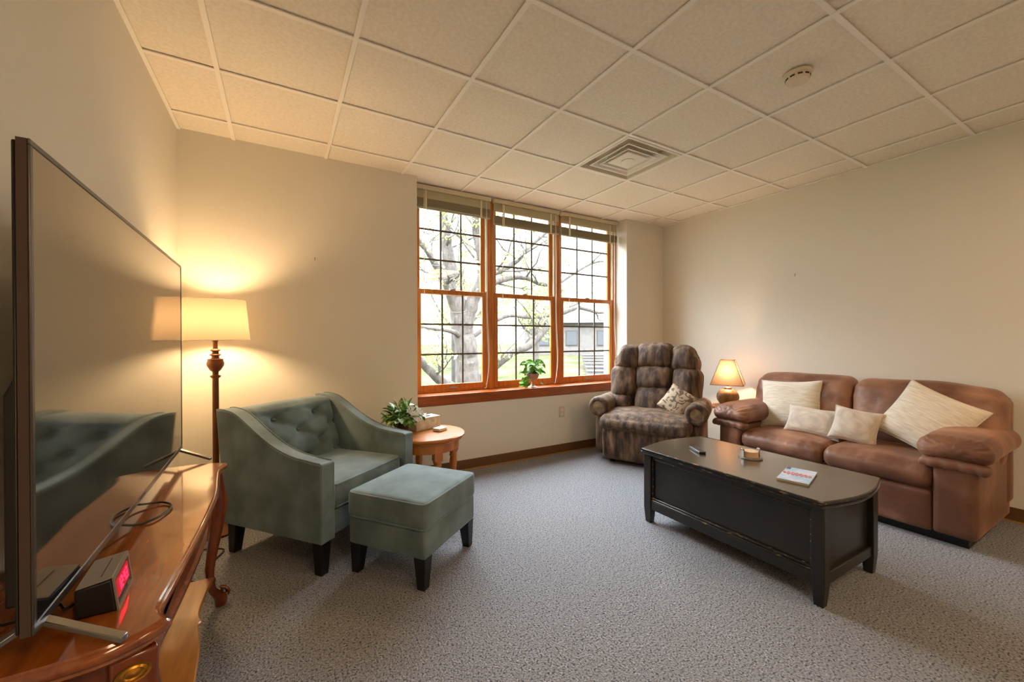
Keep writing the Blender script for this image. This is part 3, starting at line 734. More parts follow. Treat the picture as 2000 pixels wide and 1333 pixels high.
t = empty('coaster_holder', (2.545, 1.425, CZ), -28, 'round metal coaster caddy holding a stack of tan coasters on the coffee table', 'coaster holder')
obj('base', lathe(NB(), [(.062, 0), (.066, .002), (.066, .008), (.058, .011)], seg=40), 'steel', t, smooth=True)
for k in range(2):
    a = PI*k; x, y = .052*math.cos(a), .052*math.sin(a); R = Matrix.Rotation(a, 4, 'Z')
    bm = NB(); box(bm, .047, .052, -.014, .014, .01, .05, rot=R); tube(bm, [R @ V(.05, -.014, .052), R @ V(.054, -.006, .057), R @ V(.054, .006, .057), R @ V(.05, .014, .052)], .005, 8)
    obj('side_arm', bm, 'steel', t, bevel=.001)
for k in range(5):
    c = obj('coaster', lathe(NB(), [(.043, 0), (.044, .001), (.044, .0055), (.043, .0065)], seg=36), 'coaster', None, smooth=True, sharp=30)
    c.location = (2.545, 1.425, CZ+.0115+k*.0068)
    tag(c, ['tan round coaster at the bottom of the stack in the metal caddy', 'tan round coaster second from the bottom of the caddy stack', 'tan round coaster in the middle of the caddy stack',
            'tan round coaster second from the top of the caddy stack', 'tan round coaster on top of the stack in the metal caddy'][k], 'coaster', 'coasters in the metal caddy')

a = math.atan2(1.136-1.203, 2.267-2.518)+PI
t = empty('booklet', (2.415, 1.103, CZ), math.degrees(a), 'thin pale blue booklet with pink lettering on the near end of the coffee table', 'booklet')
obj('pages', BX(-.127, .127, -.067, .067, 0, .009), 'bookpage', t)
cv = obj('cover', BX(-.13, .13, -.07, .07, .009, .0105), 'cover', t)
bm = NB(); rnd = random.Random(5)
# pink swirl of rounded lettering, running along the cover
for k, (x, hgt) in enumerate([(-.075, .022), (-.052, .03), (-.028, .034), (-.004, .036), (.02, .034), (.044, .028), (.066, .022)]):
    ang = [(math.sin(q)*hgt*.75+.004-.0004*k, -(math.cos(q)*.006+x*.8), .0112) for q in [i*PI/6 for i in range(-4 if k % 2 else 0, 9 if k % 2 else 13)]]
    tube(bm, ang, .0028, 5)
obj('lettering', bm, 'pink', cv)
obj('corner_patch', BX(.085, .128, .048, .068, .0104, .0112), 'navy', cv)

# ------------------------------------------------------------------ sofa
def make_sofa():
    t = empty('sofa', (3.88, 1.44, 0), -90, 'long brown suede leather sofa along the right wall', 'sofa')
    # local frame: x = viewer right (world -y), y = back (world +x); front plane at y=-.41
    F, hw = -.41, .79
    def SS(name, c, s, **k): return S(name, 'leather', t, c, s, **k)
    SS('base', (0, .02, .20), (1.56, .80, .27), r=.03, n=8)
    bm = NB(); box(bm, -.74, .74, F+.06, .36, 0, .07); obj('plinth', bm, 'blackleg', t)
    for s, x0, x1 in ((0, -.585, .02), (1, .02, .60)):
        SS('front_panel', ((x0+x1)/2, F+.035, .185), (x1-x0-.006, .09, .25), r=.022, nn=(16, 6, 12), puff=(0, .012, 0), wr=.003, ws=8, seed=s)
        def fn(p, u, s=s):
            if u[1] < -.2 and u[2] > -.2:
                p.z += .0045*math.sin(p.x*95+s)*max(0, (1-abs(u[2]-.75)*2))*(-u[1]); 
            if u[1] < 0: p.y -= .02*math.cos(u[2]*PI/2)
            return p
        SS('seat_cushion', ((x0+x1)/2, -.10, .385), (x1-x0-.004, .64, .155), r=.055, nn=(34, 18, 12), puff=(0, .01, .028), wr=.004, ws=7, seed=3+s, fn=fn)
    # arms: upright body and overstuffed roll on top
    for s in (-1, 1):
        cx = s*.69
        SS('arm_body', (cx, -.02, .28), (.19, .80, .44), r=.03, nn=(8, 14, 14), puff=(.004, .006, 0), wr=.002)
        def roll(p, u, s=s):
            x = p.x; f = max(0, -u[1])
            # drooping outer/inner lips and gathers at the front face
            p.z -= .42*x*x*(1.0) ; p.z -= .02*max(0, u[1]*.5+.5)*0
            if u[1] < -.4: p.z -= .012*(-u[1]-.4)
            g = math.sin(math.atan2(p.z, x)*26+s)
            p.z += .0045*g*f**2*(1 if u[2] > 0 else .5); p.y -= .004*g*f**3
            p.y -= .015*g*0
            return p
        SS('arm_roll', (cx-s*.006, -.06, .592), (.325, .77, .135), r=.066, nn=(34, 30, 14), puff=(0, .015, .018), fn=roll, wr=.005, ws=8, seed=s)
        def lip(p, u, s=s):
            p.z -= .55*p.x*p.x; g = math.sin(p.x*90); p.z += .0025*g; p.y += .003*g
            return p
        SS('arm_lip', (cx+s*.0, -.40, .500), (.30, .10, .062), r=.03, nn=(36, 8, 8), fn=lip, wr=.003, ws=12, seed=9+s)
    # back
    SS('back_frame', (0, .315, .50), (1.60, .16, .74), r=.06, n=10, wr=.002)
    for s, x0, x1 in ((0, -.765, -.005), (1, .0, .80)):
        def bf(p, u, s=s):
            p.y += (p.z)*.22
            if u[2] > .55: p.y += .05*(u[2]-.55)
            p.z += (.012 if s == 0 else -.0)*0
            if s == 1: p.z -= .035*max(0, u[0])**2
            else: p.z -= .035*max(0, -u[0]-.3)**2
            # gathers along the upper seam
            if u[1] < 0: p.y -= .004*math.sin(p.x*60)*math.exp(-((u[2]-.35)/.12)**2)+.012*math.exp(-((u[2]-.62)/.08)**2)*-1
            return p
        SS('back_cushion', ((x0+x1)/2, .20, .675), (x1-x0, .24, .50), r=.085, nn=(34, 12, 24), puff=(0, .03, .012), fn=bf, wr=.009, ws=5, seed=20+s)
    return t
make_sofa()

# cushions on the sofa
def throw(name, loc, w, h, th, yaw, tilt, roll, m, label, edge=None, pinch=.08, seed=0, fringe=False, lean=None):
    t = empty(name, loc, 0, label, 'pillow')
    t.rotation_euler = (Matrix.Rotation(math.radians(yaw), 3, 'Z') @ Matrix.Rotation(math.radians(tilt), 3, 'X') @ Matrix.Rotation(math.radians(roll), 3, 'Y')).to_euler()
    obj('filling', pillow(w, h, th, pinch, seed=seed), m, t, smooth=True, sharp=0)
    obj('piping', pillow_edge(w, h, pinch, .0045), edge or m, t, smooth=True)
    return t
throw('throw_pillow', (3.90, 1.84, .665), .46, .44, .15, -82, -18, -4, 'cream', 'large cream square pillow leaning at the lamp end of the sofa', seed=1)
p = throw('throw_pillow', (3.745, 1.60, .575), .38, .235, .12, -84, -24, 3, 'creamp', 'small oblong taupe pillow in front of the large cream square one', pinch=.12, seed=2)
p = throw('throw_pillow', (3.725, 1.315, .597), .28, .26, .12, -78, -24, 8, 'creamp', 'small square ribbed taupe pillow in the middle of the sofa', pinch=.10, seed=4)
throw('throw_pillow', (3.87, .965, .685), .43, .43, .17, -84, -24, 27, 'cream', 'large cream pillow tipped on its corner at the near end of the sofa', seed=5)

# ------------------------------------------------------------------ recliner
def make_recliner():
    t = empty('recliner', (3.0, 2.70, 0), -61, 'dark brown plush recliner with rolled arms in the corner by the window', 'recliner')
    def SS(name, c, s, m='plush', **k): return S(name, m, t, c, s, **k)
    SS('base', (0, .40, .23), (.76, .66, .38), r=.05, n=8, wr=.004)
    def pleat(p, u):
        if u[1] < 0: p.y -= .010*math.sin(p.x*62+2*math.sin(p.z*5))*(1-u[2]*u[2]*.3)*(-u[1]) + .02*(1-u[2]**2)*(-u[1])
        return p
    SS('footrest', (0, .055, .205), (.81, .10, .33), r=.045, nn=(56, 6, 14), fn=pleat, wr=.004)
    def seat(p, u):
        if u[1] < 0: p.z -= .03*(u[1]**2)*(.5+.5*u[2]); p.y += .004*math.sin(p.x*80)*(1 if u[2] < .3 else 0)
        if u[1] < -.5: p.z += .0
        return p
    SS('seat_cushion', (0, .27, .425), (.86, .64, .17), r=.075, nn=(44, 22, 12), puff=(0, .012, .03), fn=seat, wr=.006, ws=8)
    for s in (-1, 1):
        x = s*.452
        SS('arm_body', (x*.97, .40, .27), (.14, .62, .42), r=.05, n=10, wr=.004)
        bm = NB(); R = .098; cz = .555; seg = 28; rings = []
        prof = [(.050, -.012), (.066, -.024), (.088, -.022), (.099, -.004), (.101, .03), (.101, .2), (.098, .4), (.092, .55), (.06, .585)]
        for r, y in prof:
            ring = []
            for i in range(seg):
                a_ = 2*PI*i/seg; g = 1+.02*math.sin(a_*13)*(1 if y < .03 else .2)
                nv = noise.noise(V(math.cos(a_)*2, y*7, math.sin(a_)*2+s*5))*.007
                ring.append(bm.verts.new((x+s*.01+(r*g+nv)*math.cos(a_), .07+y, cz+(r*g*1.0+nv)*math.sin(a_)*(1.0))))
            rings.append(ring)
        for a_, b_ in zip(rings, rings[1:]):
            for i in range(seg): bm.faces.new((a_[i], a_[(i+1) % seg], b_[(i+1) % seg], b_[i]))
        bm.faces.new(rings[0]); bm.faces.new(rings[-1])
        obj('arm_roll', bm, 'plush', t, smooth=True, sharp=0)
        bm = NB(); lathe(bm, [(.056, .0), (.054, .006), (.03, .012), (.001, .014)], seg=28)
        for v in bm.verts: v.co = V(x+s*.01+v.co.x, .07-.008-v.co.z, cz+v.co.y)
        obj('scroll_disc', bm, 'plushl', t, smooth=True)
    # back: three columns of padded segments on a leaning, arched frame
    def lean(z): return .48+(z-.45)*.26
    SS('back_frame', (0, .62, .72), (.80, .12, .76), r=.05, n=8, fn=lambda p, u: V(p.x*(1-.10*max(0, u[2])), p.y+p.z*.24, p.z-.07*abs(u[0])**2.5*max(0, u[2])))
    segs = [('head', .0, .925, 1.19, .385), ('mid', .0, .70, .955, .375), ('lumbar', .0, .44, .735, .38)]
    for i, (nm, x, z0, z1, wd) in enumerate(segs):
        zc = (z0+z1)/2; rx = Matrix.Rotation(math.radians(-14), 3, 'X')
        def fn(p, u, i=i):
            if i == 0: p.z -= .012*u[0]**2*(u[2] > 0)
            if u[1] < 0:
                q = math.sin(p.x*48+i*2+1.5*math.sin(p.x*17)); p.y += .006*q*abs(u[2])**1.5
                p.y += .02*max(0, u[2]-.2)*(-u[1])
            return p
        SS('back_cushion', (x, lean(zc), zc), (wd, .23, z1-z0+.03), r=.075, nn=(30, 12, 20), puff=(.0, .035, .0), rot=rx, fn=fn, wr=.008, ws=8, seed=i*4)
    for s in (-1, 1):
        for i, (z0, z1, xo, wd) in enumerate([(.905, 1.165, .305, .29), (.60, .935, .322, .29), (.44, .64, .335, .25)]):
            zc = (z0+z1)/2; rx = Matrix.Rotation(math.radians(s*-16), 3, 'Z') @ Matrix.Rotation(math.radians(-14), 3, 'X')
            def fn(p, u, s=s, i=i):
                o = max(0, s*u[0])
                if i == 0: p.z -= .10*o**2*(.5+.5*u[2]); p.x -= s*.02*o*max(0, u[2])
                if i == 2: p.x -= s*.03*o*(.5-.5*u[2])
                if u[1] < 0: p.y += .006*math.sin(p.x*50+i*2+s)*abs(u[2])**1.5
                return p
            SS('side_bolster', (s*xo, lean(zc)-.01, zc), (wd, .23, z1-z0+.035), r=.085, nn=(24, 12, 22), puff=(.0, .03, .0), rot=rx, fn=fn, wr=.009, ws=8, seed=i*5+s)
    bm = NB(); tube(bm, [(-.47, .46, .30), (-.55, .46, .31), (-.56, .42, .315)], .008, 8); obj('release_lever', bm, 'blackleg', t)
    for sx in (-1, 1):
        for y in (.12, .66): obj('foot', lathe(NB(), [(.025, 0), (.03, .04)], (sx*.33, y, 0), 14), 'blackleg', t)
make_recliner()
throw('accent_pillow', (3.40, 2.62, .63), .27, .27, .11, -58, -26, 32, 'scroll', 'small scroll patterned beige pillow in the recliner seat', pinch=.06, seed=7)

# ------------------------------------------------------------------ console table
KZ = .68
def make_console():
    ox, oy = -.40, 1.66
    t = empty('console_table', (ox, oy, 0), 0, 'glossy cherry console table with serpentine edge and cabriole legs under the television', 'console table')
    front = catmull([(-.198, 1.075, 0), (-.222, 1.125, 0), (-.220, 1.22, 0), (-.214, 1.36, 0), (-.206, 1.60, 0), (-.206, 1.86, 0), (-.222, 2.05, 0), (-.232, 2.2, 0), (-.214, 2.29, 0)], 5)
    near = catmull([(-.585, 1.02, 0), (-.50, 1.012, 0), (-.40, 1.008, 0), (-.30, 1.012, 0), (-.24, 1.035, 0), (-.198, 1.072, 0)], 4)
    far = catmull([(-.214, 2.292, 0), (-.26, 2.315, 0), (-.36, 2.335, 0), (-.50, 2.33, 0), (-.585, 2.325, 0)], 4)
    pts = []
    for p in near[:-1]+front+far[1:]:
        if not pts or (p-pts[-1]).length > .004: pts.append(p)
    out = [(p.x-ox, p.y-oy) for p in pts]
    obj('top', loft(NB(), out, [(.026, KZ-.042), (.014, KZ-.040), (.010, KZ-.034), (.012, KZ-.028), (.003, KZ-.024), (0, KZ-.016), (.001, KZ-.008), (.007, KZ-.003), (.010, KZ-.004), (.013, KZ)]), 'cherry', t, smooth=True, sharp=50)
    def inset(d): return [(max(-.178, x-d), y*(1-d/.665)) for x, y in out]
    inn = inset(.034)
    a = obj('apron', loft(NB(), inn, [(0, KZ-.145), (0, KZ-.042)]), 'cherryd', t, smooth=True, sharp=50)
    obj('apron_bead', loft(NB(), inset(.028), [(0, KZ-.150), (0, KZ-.140)]), 'cherryd', a, smooth=True, sharp=50)
    fc = catmull([(-.235, 1.10, 0), (-.205, 1.2, 0), (-.21, 1.38, 0), (-.233, 1.55, 0), (-.243, 1.70, 0), (-.256, 1.79, 0), (-.268, 1.86, 0), (-.262, 1.885, 0), (-.271, 1.91, 0), (-.278, 1.96, 0), (-.276, 2.03, 0), (-.270, 2.12, 0), (-.262, 2.20, 0)], 4)
    bm = NB(); rows = []
    for p in fc:
        x, y = p.x-ox, p.y-oy; xb = -.185
        rows.append([bm.verts.new(c) for c in ((xb, y, .182), (xb, y, .2), (x-.004, y, .2), (x, y, .196), (x, y, .186), (x-.004, y, .182))])
    for a_, b_ in zip(rows, rows[1:]):
        for k in range(6): bm.faces.new((a_[k], a_[(k+1) % 6], b_[(k+1) % 6], b_[k]))
    bm.faces.new(rows[0]); bm.faces.new(rows[-1])
    obj('lower_shelf', bm, 'shelf', t, smooth=True, sharp=30)
    # drawer fronts on the near end
    d = obj('drawer', BX(-.165, .055, -.642, -.628, KZ-.135, KZ-.052), 'cherryd', t, bevel=.004)
    obj('drawer_moulding', tube(NB(), [(-.155, -.644, KZ-.127), (.045, -.644, KZ-.127), (.045, -.644, KZ-.06), (-.155, -.644, KZ-.06), (-.155, -.644, KZ-.127)], .004, 6), 'cherryd', d)
    obj('knob', lathe(NB(), [(.006, 0), (.005, .01), (.011, .018), (.001, .024)], seg=14), 'brass', d).matrix_local = Matrix.Translation((-.055, -.642, KZ-.093)) @ Matrix.Rotation(PI/2, 4, 'X')
    # corner block with oval carved inlay, turned to the near corner
    def leg(cx, cy, ang, name='leg'):
        ca, sa = math.cos(ang), math.sin(ang)
        path = [(0, 0, KZ-.05), (.012, 0, KZ-.12), (.022, 0, KZ-.2), (.012, 0, KZ-.30), (-.012, 0, KZ-.42), (-.022, 0, .18), (-.012, 0, .10), (.015, 0, .055), (.03, 0, .03), (.03, 0, 0)]
        rad = [.03, .034, .034, .027, .021, .017, .016, .02, .026, .022]
        p3 = [(cx+x*ca, cy+x*sa, z) for x, _, z in path]
        l = obj(name, tube(NB(), p3, rad, 14, 4), 'cherryd', t, smooth=True)
        bm = NB(); q = (cx+.03*ca, cy+.03*sa)
        for k in (-1, 0, 1):
            a_ = ang+k*.7; tube(bm, [(q[0], q[1], .085), (q[0]+.02*math.cos(a_), q[1]+.02*math.sin(a_), .075), (q[0]+.032*math.cos(a_), q[1]+.032*math.sin(a_), .055), (q[0]+.028*math.cos(a_), q[1]+.028*math.sin(a_), .04)], [.006, .008, .007, .004], 6, 2)
        obj('carved_foot', bm, 'cherryd', l, smooth=True)
        return l
    n1 = (-.262-ox, 1.085-oy); f1 = (-.272-ox, 2.325-oy-.04)
    for (cx, cy), an in (((n1[0], n1[1]), -.75), ((f1[0], f1[1]+.02), .8), ((-.555-ox, 1.075-oy), PI+.75), ((-.555-ox, 2.27-oy), PI-.8)): leg(cx, cy, an)
    R = Matrix.Rotation(.28, 4, 'Z'); NBX, NBY = -.262-ox, 1.087-oy
    bm = NB(); vs = box(bm, -.036, .036, -.040, .040, KZ-.20, KZ-.043, rot=R)
    for v in vs: v.co += V(NBX, NBY, 0)
    cb = obj('corner_block', bm, 'cherryd', t, bevel=.006)
    bm = NB(); lathe(bm, [(.036, 0), (.034, .004), (.029, .003), (.027, .001), (.02, .004), (.016, .002), (.001, .006)], seg=32)
    MM = Matrix.Translation((NBX, NBY, 0)) @ R @ Matrix.Translation((-.002, -.040, KZ-.078)) @ Matrix.Rotation(PI/2, 4, 'X') @ Matrix.Diagonal((.80, .52, 1, 1))
    for v in bm.verts: v.co = MM @ v.co
    obj('oval_inlay', bm, 'brass', cb, smooth=True)
make_console()

# television
def make_tv():
    N = V(-.378, 1.03, 0); Fr = V(-.411, 2.46, 0); d = (Fr-N); L = d.length; ang = math.degrees(math.atan2(d.y, d.x))
    t = empty('television', (N.x, N.y, 0), ang, 'large flat black screen television standing on the console table', 'television')
    # local: x along the screen (near to far), -y toward the room
    z0, z1 = .733, 1.608
    bm = NB(); b = .011
    for a_ in ((0, L, z0, z0+.018), (0, L, z1-b, z1), (0, b, z0+.018, z1-b), (L-b, L, z0+.018, z1-b)): box(bm, a_[0], a_[1], 0, .004, a_[2], a_[3])
    obj('side_band', BX(.0005, L-.0005, .0042, .0178, z0+.0005, z1-.0005), 'tvside', t)
    obj('bezel', bm, 'tvframe', t, bevel=.0015)
    obj('screen', BX(b-.002, L-b+.002, .0015, .004, z0+.018, z1-b), 'screen', t)
    obj('back_shell', BX(.004, L-.004, .0182, .025, z0+.004, z1-.004), 'tvback', t, bevel=.004)
    obj('electronics_hump', loft(NB(), [(.06, .025), (L-.06, .025), (L-.06, .058), (.06, .058)], [(.0, z0+.03), (0, z0+.42), (.012, z0+.46)]), 'tvback', t, bevel=.006)
    obj('logo', BX(L/2-.03, L/2+.03, -.0008, .0, z0+.005, z0+.013), 'tvback', t)
    for x, s in ((.055, -1), (L-.035, -1)):
        bm = NB()
        def bar(p, q, w_=.009, h=.0055):
            p, q = V(*p), V(*q); dd = (q-p).normalized(); sd = dd.cross(V(0, 0, 1)).normalized()*w_; u = V(0, 0, h)
            vs = [bm.verts.new(c + e*sd + f*u) for c in (p, q) for e in (-1, 1) for f in (-1, 1)]
            for f in ((0, 1, 3, 2), (4, 6, 7, 5), (0, 4, 5, 1), (2, 3, 7, 6), (0, 2, 6, 4), (1, 5, 7, 3)): bm.faces.new([vs[i] for i in f])
        bar((x, .016, z0+.004), (x+s*.06, -.118, KZ+.007)); bar((x, .016, z0+.004), (x+s*.06, .12, KZ+.007))
        obj('foot', bm, 'tvfoot', t, bevel=.0015)
make_tv()

# alarm clock
t = empty('alarm_clock', (-.337, 1.215, KZ), 94, 'silver and black alarm clock radio with red digits on the console table', 'clock')
# local: x along the face (near to far), -y toward the room
def cl(p, u): return p
bm = prism_x(NB(), [(-.030, 0), (.034, .004), (.034, .062), (-.022, .07)], -.066, .066); obj('body', bm, 'rubber', t, bevel=.004)
bm = prism_x(NB(), [(.032, .0625), (-.020, .0705), (-.0225, .0735), (.032, .066)], -.066, .066); tp = obj('top_panel', bm, 'silver', t, bevel=.0015)
bm = NB()
for k in range(5):
    vs = box(bm, -.048+k*.014, -.038+k*.014, .006, .018, 0, .0015)
    for v in vs: v.co.z += .0708-.136*(v.co.y+.02)
box(bm, -.045, .045, -.002, -.001, .0706, .072)
obj('buttons', bm, 'dark', tp)
def face_pt(x, z, off=0):    # sloping face of the clock
    f = z/.07; return V(x, -.030+.008*f-off, z)
def quad(bm, x0, x1, z0, z1, off, mi=0):
    bm.faces.new([bm.verts.new(face_pt(*p, off)) for p in ((x0, z0), (x1, z0), (x1, z1), (x0, z1))])
def slab(bm, x0, x1, z0, z1, off, th=.002):
    a = [bm.verts.new(face_pt(*p, off)) for p in ((x0, z0), (x1, z0), (x1, z1), (x0, z1))]
    b = [bm.verts.new(face_pt(*p, off-th)) for p in ((x0, z0), (x1, z0), (x1, z1), (x0, z1))]
    bm.faces.new(a); bm.faces.new(b)
    for k in range(4): bm.faces.new((a[k], a[(k+1) % 4], b[(k+1) % 4], b[k]))
bm = NB(); slab(bm, -.066, .066, .0005, .006, .003, .003); slab(bm, -.066, .066, .064, .073, .003, .003); slab(bm, -.066, -.058, .006, .064, .003, .003); slab(bm, .058, .066, .006, .064, .003, .003)
fb = obj('face_frame', bm, 'silver', t)
bm = NB(); slab(bm, -.05, .05, .02, .056, .0022); ds = obj('display', bm, 'lcd', t)
bm = NB()
SEG = {'1': 'bc', '2': 'abged', '3': 'abgcd', '4': 'fgbc', '9': 'abcdfg'}
def digit(ch, x):
    w_, h = .012, .024; zb = .026; th = .0032
    P = {'a': (x, x+w_, zb+h-th, zb+h), 'd': (x, x+w_, zb, zb+th), 'g': (x, x+w_, zb+h/2-th/2, zb+h/2+th/2), 'f': (x, x+th, zb+h/2, zb+h), 'b': (x+w_-th, x+w_, zb+h/2, zb+h), 'e': (x, x+th, zb, zb+h/2), 'c': (x+w_-th, x+w_, zb, zb+h/2)}
    for s_ in SEG[ch]: slab(bm, *P[s_], .0030, .0008)
digit('1', -.036); digit('2', -.019); digit('4', .006); digit('3', .023)
for z in (.033, .041): slab(bm, -.003, .000, z, z+.003, .0030, .0008)
obj('digits', bm, 'red', ds)
bm = NB(); slab(bm, .022, .04, .010, .015, .0030, .002); obj('emblem', bm, 'silver', ds)

# cables
def cable(name, pts, r, label, k=8):
    o = obj(name, tube(NB(), pts, r, 8, k), 'rubber', None, smooth=True); tag(o, label, 'cable'); return o
cable('television_cable', [(-.50, 1.80, .76), (-.44, 1.81, .70), (-.36, 1.82, .687), (-.325, 1.76, .686), (-.345, 1.67, .687), (-.40, 1.63, .692), (-.50, 1.60, .75)], .0035, 'black cable looping out under the television over the console')
cable('clock_cable', [(-.375, 1.20, .70), (-.39, 1.185, .694), (-.405, 1.20, .70), (-.42, 1.175, .694), (-.46, 1.19, .69), (-.52, 1.2, .686)], .003, 'thin coiled black cable behind the alarm clock')
cable('floor_cable', [(-.50, 3.0, .006), (-.30, 2.92, .006), (-.36, 2.72, .006), (-.30, 2.55, .006), (-.42, 2.42, .006), (-.52, 2.50, .006), (-.57, 2.6, .006)], .004, 'dark cord lying on the carpet behind the console leg')
cable('power_cord', [(-.60, 3.2, .25), (-.55, 3.0, .02), (-.42, 2.85, .006), (-.46, 2.68, .006), (-.38, 2.58, .006), (-.50, 2.52, .006), (-.59, 2.5, .2)], .0035, 'dark power cord running along the left wall below the television')

# ------------------------------------------------------------------ outside
bm = NB(); nx, ny = 40, 30; g = {}
for i in range(nx+1):
    for j in range(ny+1):
        x = -30+110*i/nx; y = 4.4+75*(j/ny)**1.6
        z = -.75 + .9*(1-math.exp(-max(0, y-12)/22)) + .15*noise.noise(V(x*.12, y*.12, 0))
        if y < 6: z = -.75
        g[i, j] = bm.verts.new((x, y, z))
for i in range(nx):
    for j in range(ny): bm.faces.new((g[i, j], g[i+1, j], g[i+1, j+1], g[i, j+1]))
struct('ground', bm, 'grass', smooth=True).name = 'floor.001'
# steps climbing the lawn to the right
for k in range(9):
    x, y = 11.0+k*.75, 11.5+k*.95; z = -.62+k*.10
    o = obj('garden_step', BX(-.75, .75, -.42, .42, -.25, .07), 'stone', None, bevel=.02); o.location = (x, y, z); o.rotation_euler.z = math.radians(-35)
    tag(o, ['lowest garden step on the lawn beyond the right window', 'second garden step up the lawn', 'third garden step up the lawn', 'fourth garden step up the lawn', 'fifth garden step up the lawn', 'sixth garden step up the lawn', 'seventh garden step up the lawn', 'eighth garden step up the lawn', 'topmost garden step below the far house'][k], 'step', 'stone garden steps outside')
o = obj('stone_curb', BX(-1.4, 1.4, -.25, .25, -.3, .22), 'stone', None, bevel=.03); o.location = (6.9, 12.2, -.6); o.rotation_euler.z = math.radians(-30)
tag(o, 'low stone garden wall on the lawn beyond the middle window', 'garden wall')
# far house
t = empty('house', (25.5, 31, -.4), -40, 'pale far house with grey roof beyond the right window', 'house')
obj('walls', BX(-5, 5, -3, 3, -1, 3.2), 'brick', t)
bm = prism_x(NB(), [(-3.5, 3.1), (3.5, 3.1), (0, 5.0)], -5.4, 5.4); obj('roof', bm, 'roof', t)
for x in (-3.2, -.6, 2.2):
    f = obj('window', BX(x-.55, x+.55, -3.05, -2.98, 1.0, 2.4), 'stone', t); obj('pane', BX(x-.47, x+.47, -3.07, -3.05, 1.08, 2.32), 'glassd', f)
# tree
def tree(name, limbs, twigs, leaves, label, seed, spread=1.0, ls=.07):
    rnd = random.Random(seed)
    base = limbs[0][0][0]; t = empty(name, base, 0, label, 'tree'); o = V(*base)
    bm = NB(); tips = []
    for pts, r0, r1 in limbs:
        P = catmull(pts, 5); n = len(P)
        P = [p + rnd.uniform(-1, 1)*V(0, .04, 0) - o for p in P]
        tube(bm, P, [r0+(r1-r0)*k/(n-1) for k in range(n)], 10)
        for k in range(2, n):
            if r0+(r1-r0)*k/(n-1) < .2: tips.append((P[k], (P[k]-P[k-1]).normalized(), (r0+(r1-r0)*k/(n-1))))
    obj('trunk', bm, 'bark', t, smooth=True)
    bt = NB(); ends = []
    def grow(p, d, L, r, dep):
        q = p; path = [p]; dd = d.copy()
        for k in range(4):
            dd = (dd + rdir(rnd, -.6, .8)*.33).normalized(); q = q + dd*L/4; path.append(q)
        tube(bt, path, [r, r*.8, r*.62, r*.45, r*.3], 5)
        if dep > 0:
            for k in range(3):
                pp = path[rnd.randint(1, 4)]; grow(pp, (dd+rdir(rnd, -.5, .8)*.9).normalized(), L*rnd.uniform(.5, .75), r*.45, dep-1)
        ends.extend(path[2:])
    for k in range(twigs):
        p, d, r = rnd.choice(tips); grow(p, (d*.5+rdir(rnd, -.3, .8)).normalized(), rnd.uniform(.7, 1.5)*spread, min(.03, r*.45), 2)
    obj('branches', bt, 'bark', t)
    bl = NB()
    for k in range(leaves):
        e = rnd.choice(ends) + rdir(rnd, -1, 1)*rnd.uniform(0, .12)
        leaf(bl, e, rdir(rnd, -1, 1), rdir(rnd, -1, 1), rnd.uniform(.6, 1.3)*ls, ls*.7, .2, 0, 2)
    obj('foliage', bl, 'spring', t)
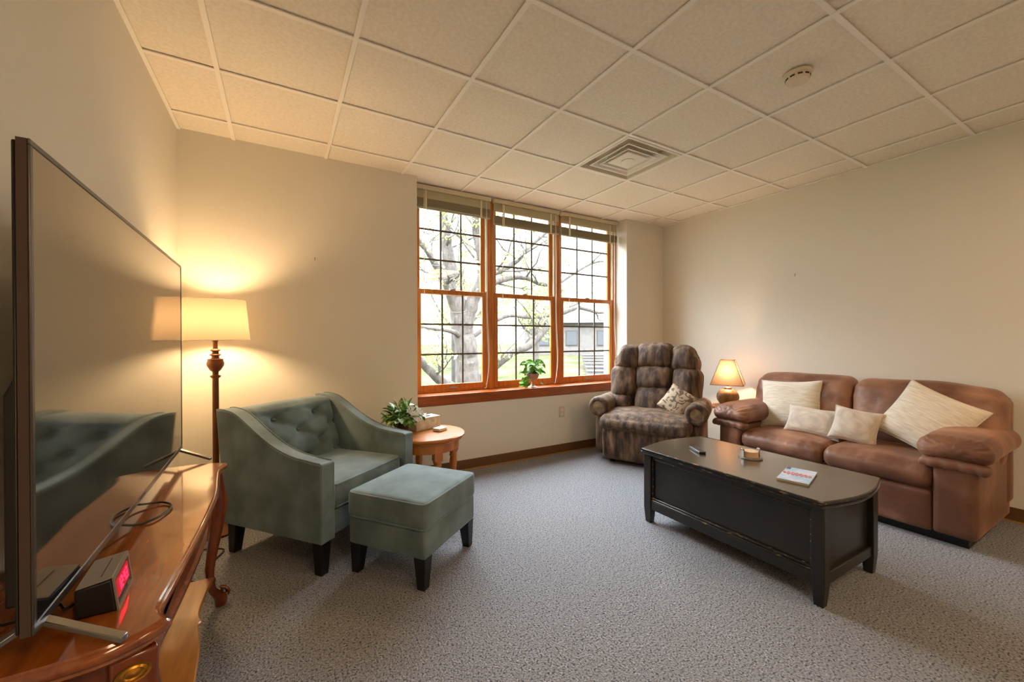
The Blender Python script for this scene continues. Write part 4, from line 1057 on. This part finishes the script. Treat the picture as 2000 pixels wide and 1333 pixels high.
tree('tree', [
 ([(3.46, 8.0, -.8), (3.49, 8.0, -.16), (3.50, 8.0, .39), (3.47, 8.0, .95), (3.41, 8.02, 1.5), (3.33, 8.05, 1.88)], .30, .21),
 ([(3.34, 8.05, 1.8), (3.26, 8.1, 2.37), (3.14, 8.2, 3.02), (3.12, 8.3, 3.66), (3.03, 8.4, 4.6)], .19, .08),
 ([(3.42, 8.0, 1.45), (3.59, 7.9, 2.06), (3.78, 7.8, 2.63), (3.66, 7.8, 3.4), (3.54, 7.7, 4.4)], .17, .07),
 ([(3.25, 8.05, 1.85), (2.98, 7.9, 2.38), (2.65, 7.8, 2.86), (2.25, 7.6, 3.23), (1.9, 7.5, 3.3)], .10, .035),
 ([(3.38, 8, 1.28), (3.12, 7.8, 1.39), (2.78, 7.6, 1.44), (2.24, 7.4, 1.49)], .07, .02),
 ([(3.55, 8, .15), (4.09, 7.9, .62), (4.48, 7.8, .93), (5.03, 7.7, 1.18), (5.62, 7.6, 1.78), (6.1, 7.5, 2.0)], .12, .05),
 ([(3.4, 8, .1), (2.89, 7.9, .37), (2.56, 7.8, .65), (2.24, 7.7, .97), (2.0, 7.6, 1.2)], .12, .05),
 ([(3.55, 8, 1.25), (4.35, 7.9, 1.75), (5.04, 7.8, 1.74), (5.62, 7.7, 1.84), (6.4, 7.6, 2.2)], .05, .025),
 ([(3.78, 7.85, 2.6), (4.49, 7.8, 2.92), (5.18, 7.7, 3.59), (5.94, 7.6, 4.18)], .09, .03),
 ([(3.68, 7.9, 2.35), (4.62, 7.7, 2.64), (5.47, 7.6, 2.51), (6.58, 7.5, 3.1), (7.4, 7.4, 3.2)], .07, .025),
 ([(6.2, 7.5, 2.0), (6.8, 7.3, 1.9), (7.6, 7.2, 2.3), (8.4, 7.2, 2.2)], .05, .02),
], 46, 2600, 'large grey branching tree just outside the left window', 21)
tree('tree', [([(14.5, 22, -.6), (14.6, 22, .8), (14.4, 22, 2.2), (14.5, 22, 4)], .2, .06), ([(14.5, 22, 1.6), (15.4, 22, 2.6), (16, 22, 3.6)], .09, .03), ([(14.5, 22, 1.3), (13.4, 22, 2.2), (12.8, 22, 3.4)], .09, .03)], 24, 2200, 'smaller leafy tree farther off on the lawn beyond the right window', 5, 1.6, .14)
tree('tree', [([(8.5, 20, -.6), (8.4, 20, .9), (8.6, 20, 2.6), (8.5, 20, 5)], .2, .06), ([(8.5, 20, 1.6), (9.6, 20, 2.8), (10.4, 20, 4)], .09, .03), ([(8.5, 20, 1.4), (7.4, 20, 2.4), (6.6, 20, 3.8)], .09, .03)], 24, 2200, 'hazy leafy tree far off on the lawn beyond the middle window', 9, 1.8, .15)
o = obj('utility_pole', lathe(NB(), [(.06, -.8), (.05, 3.4)], seg=12), 'stone', None, smooth=True); o.location = (4.05, 10.2, 0)
tag(o, 'thin pinkish pole standing on the lawn left of the big tree', 'pole')
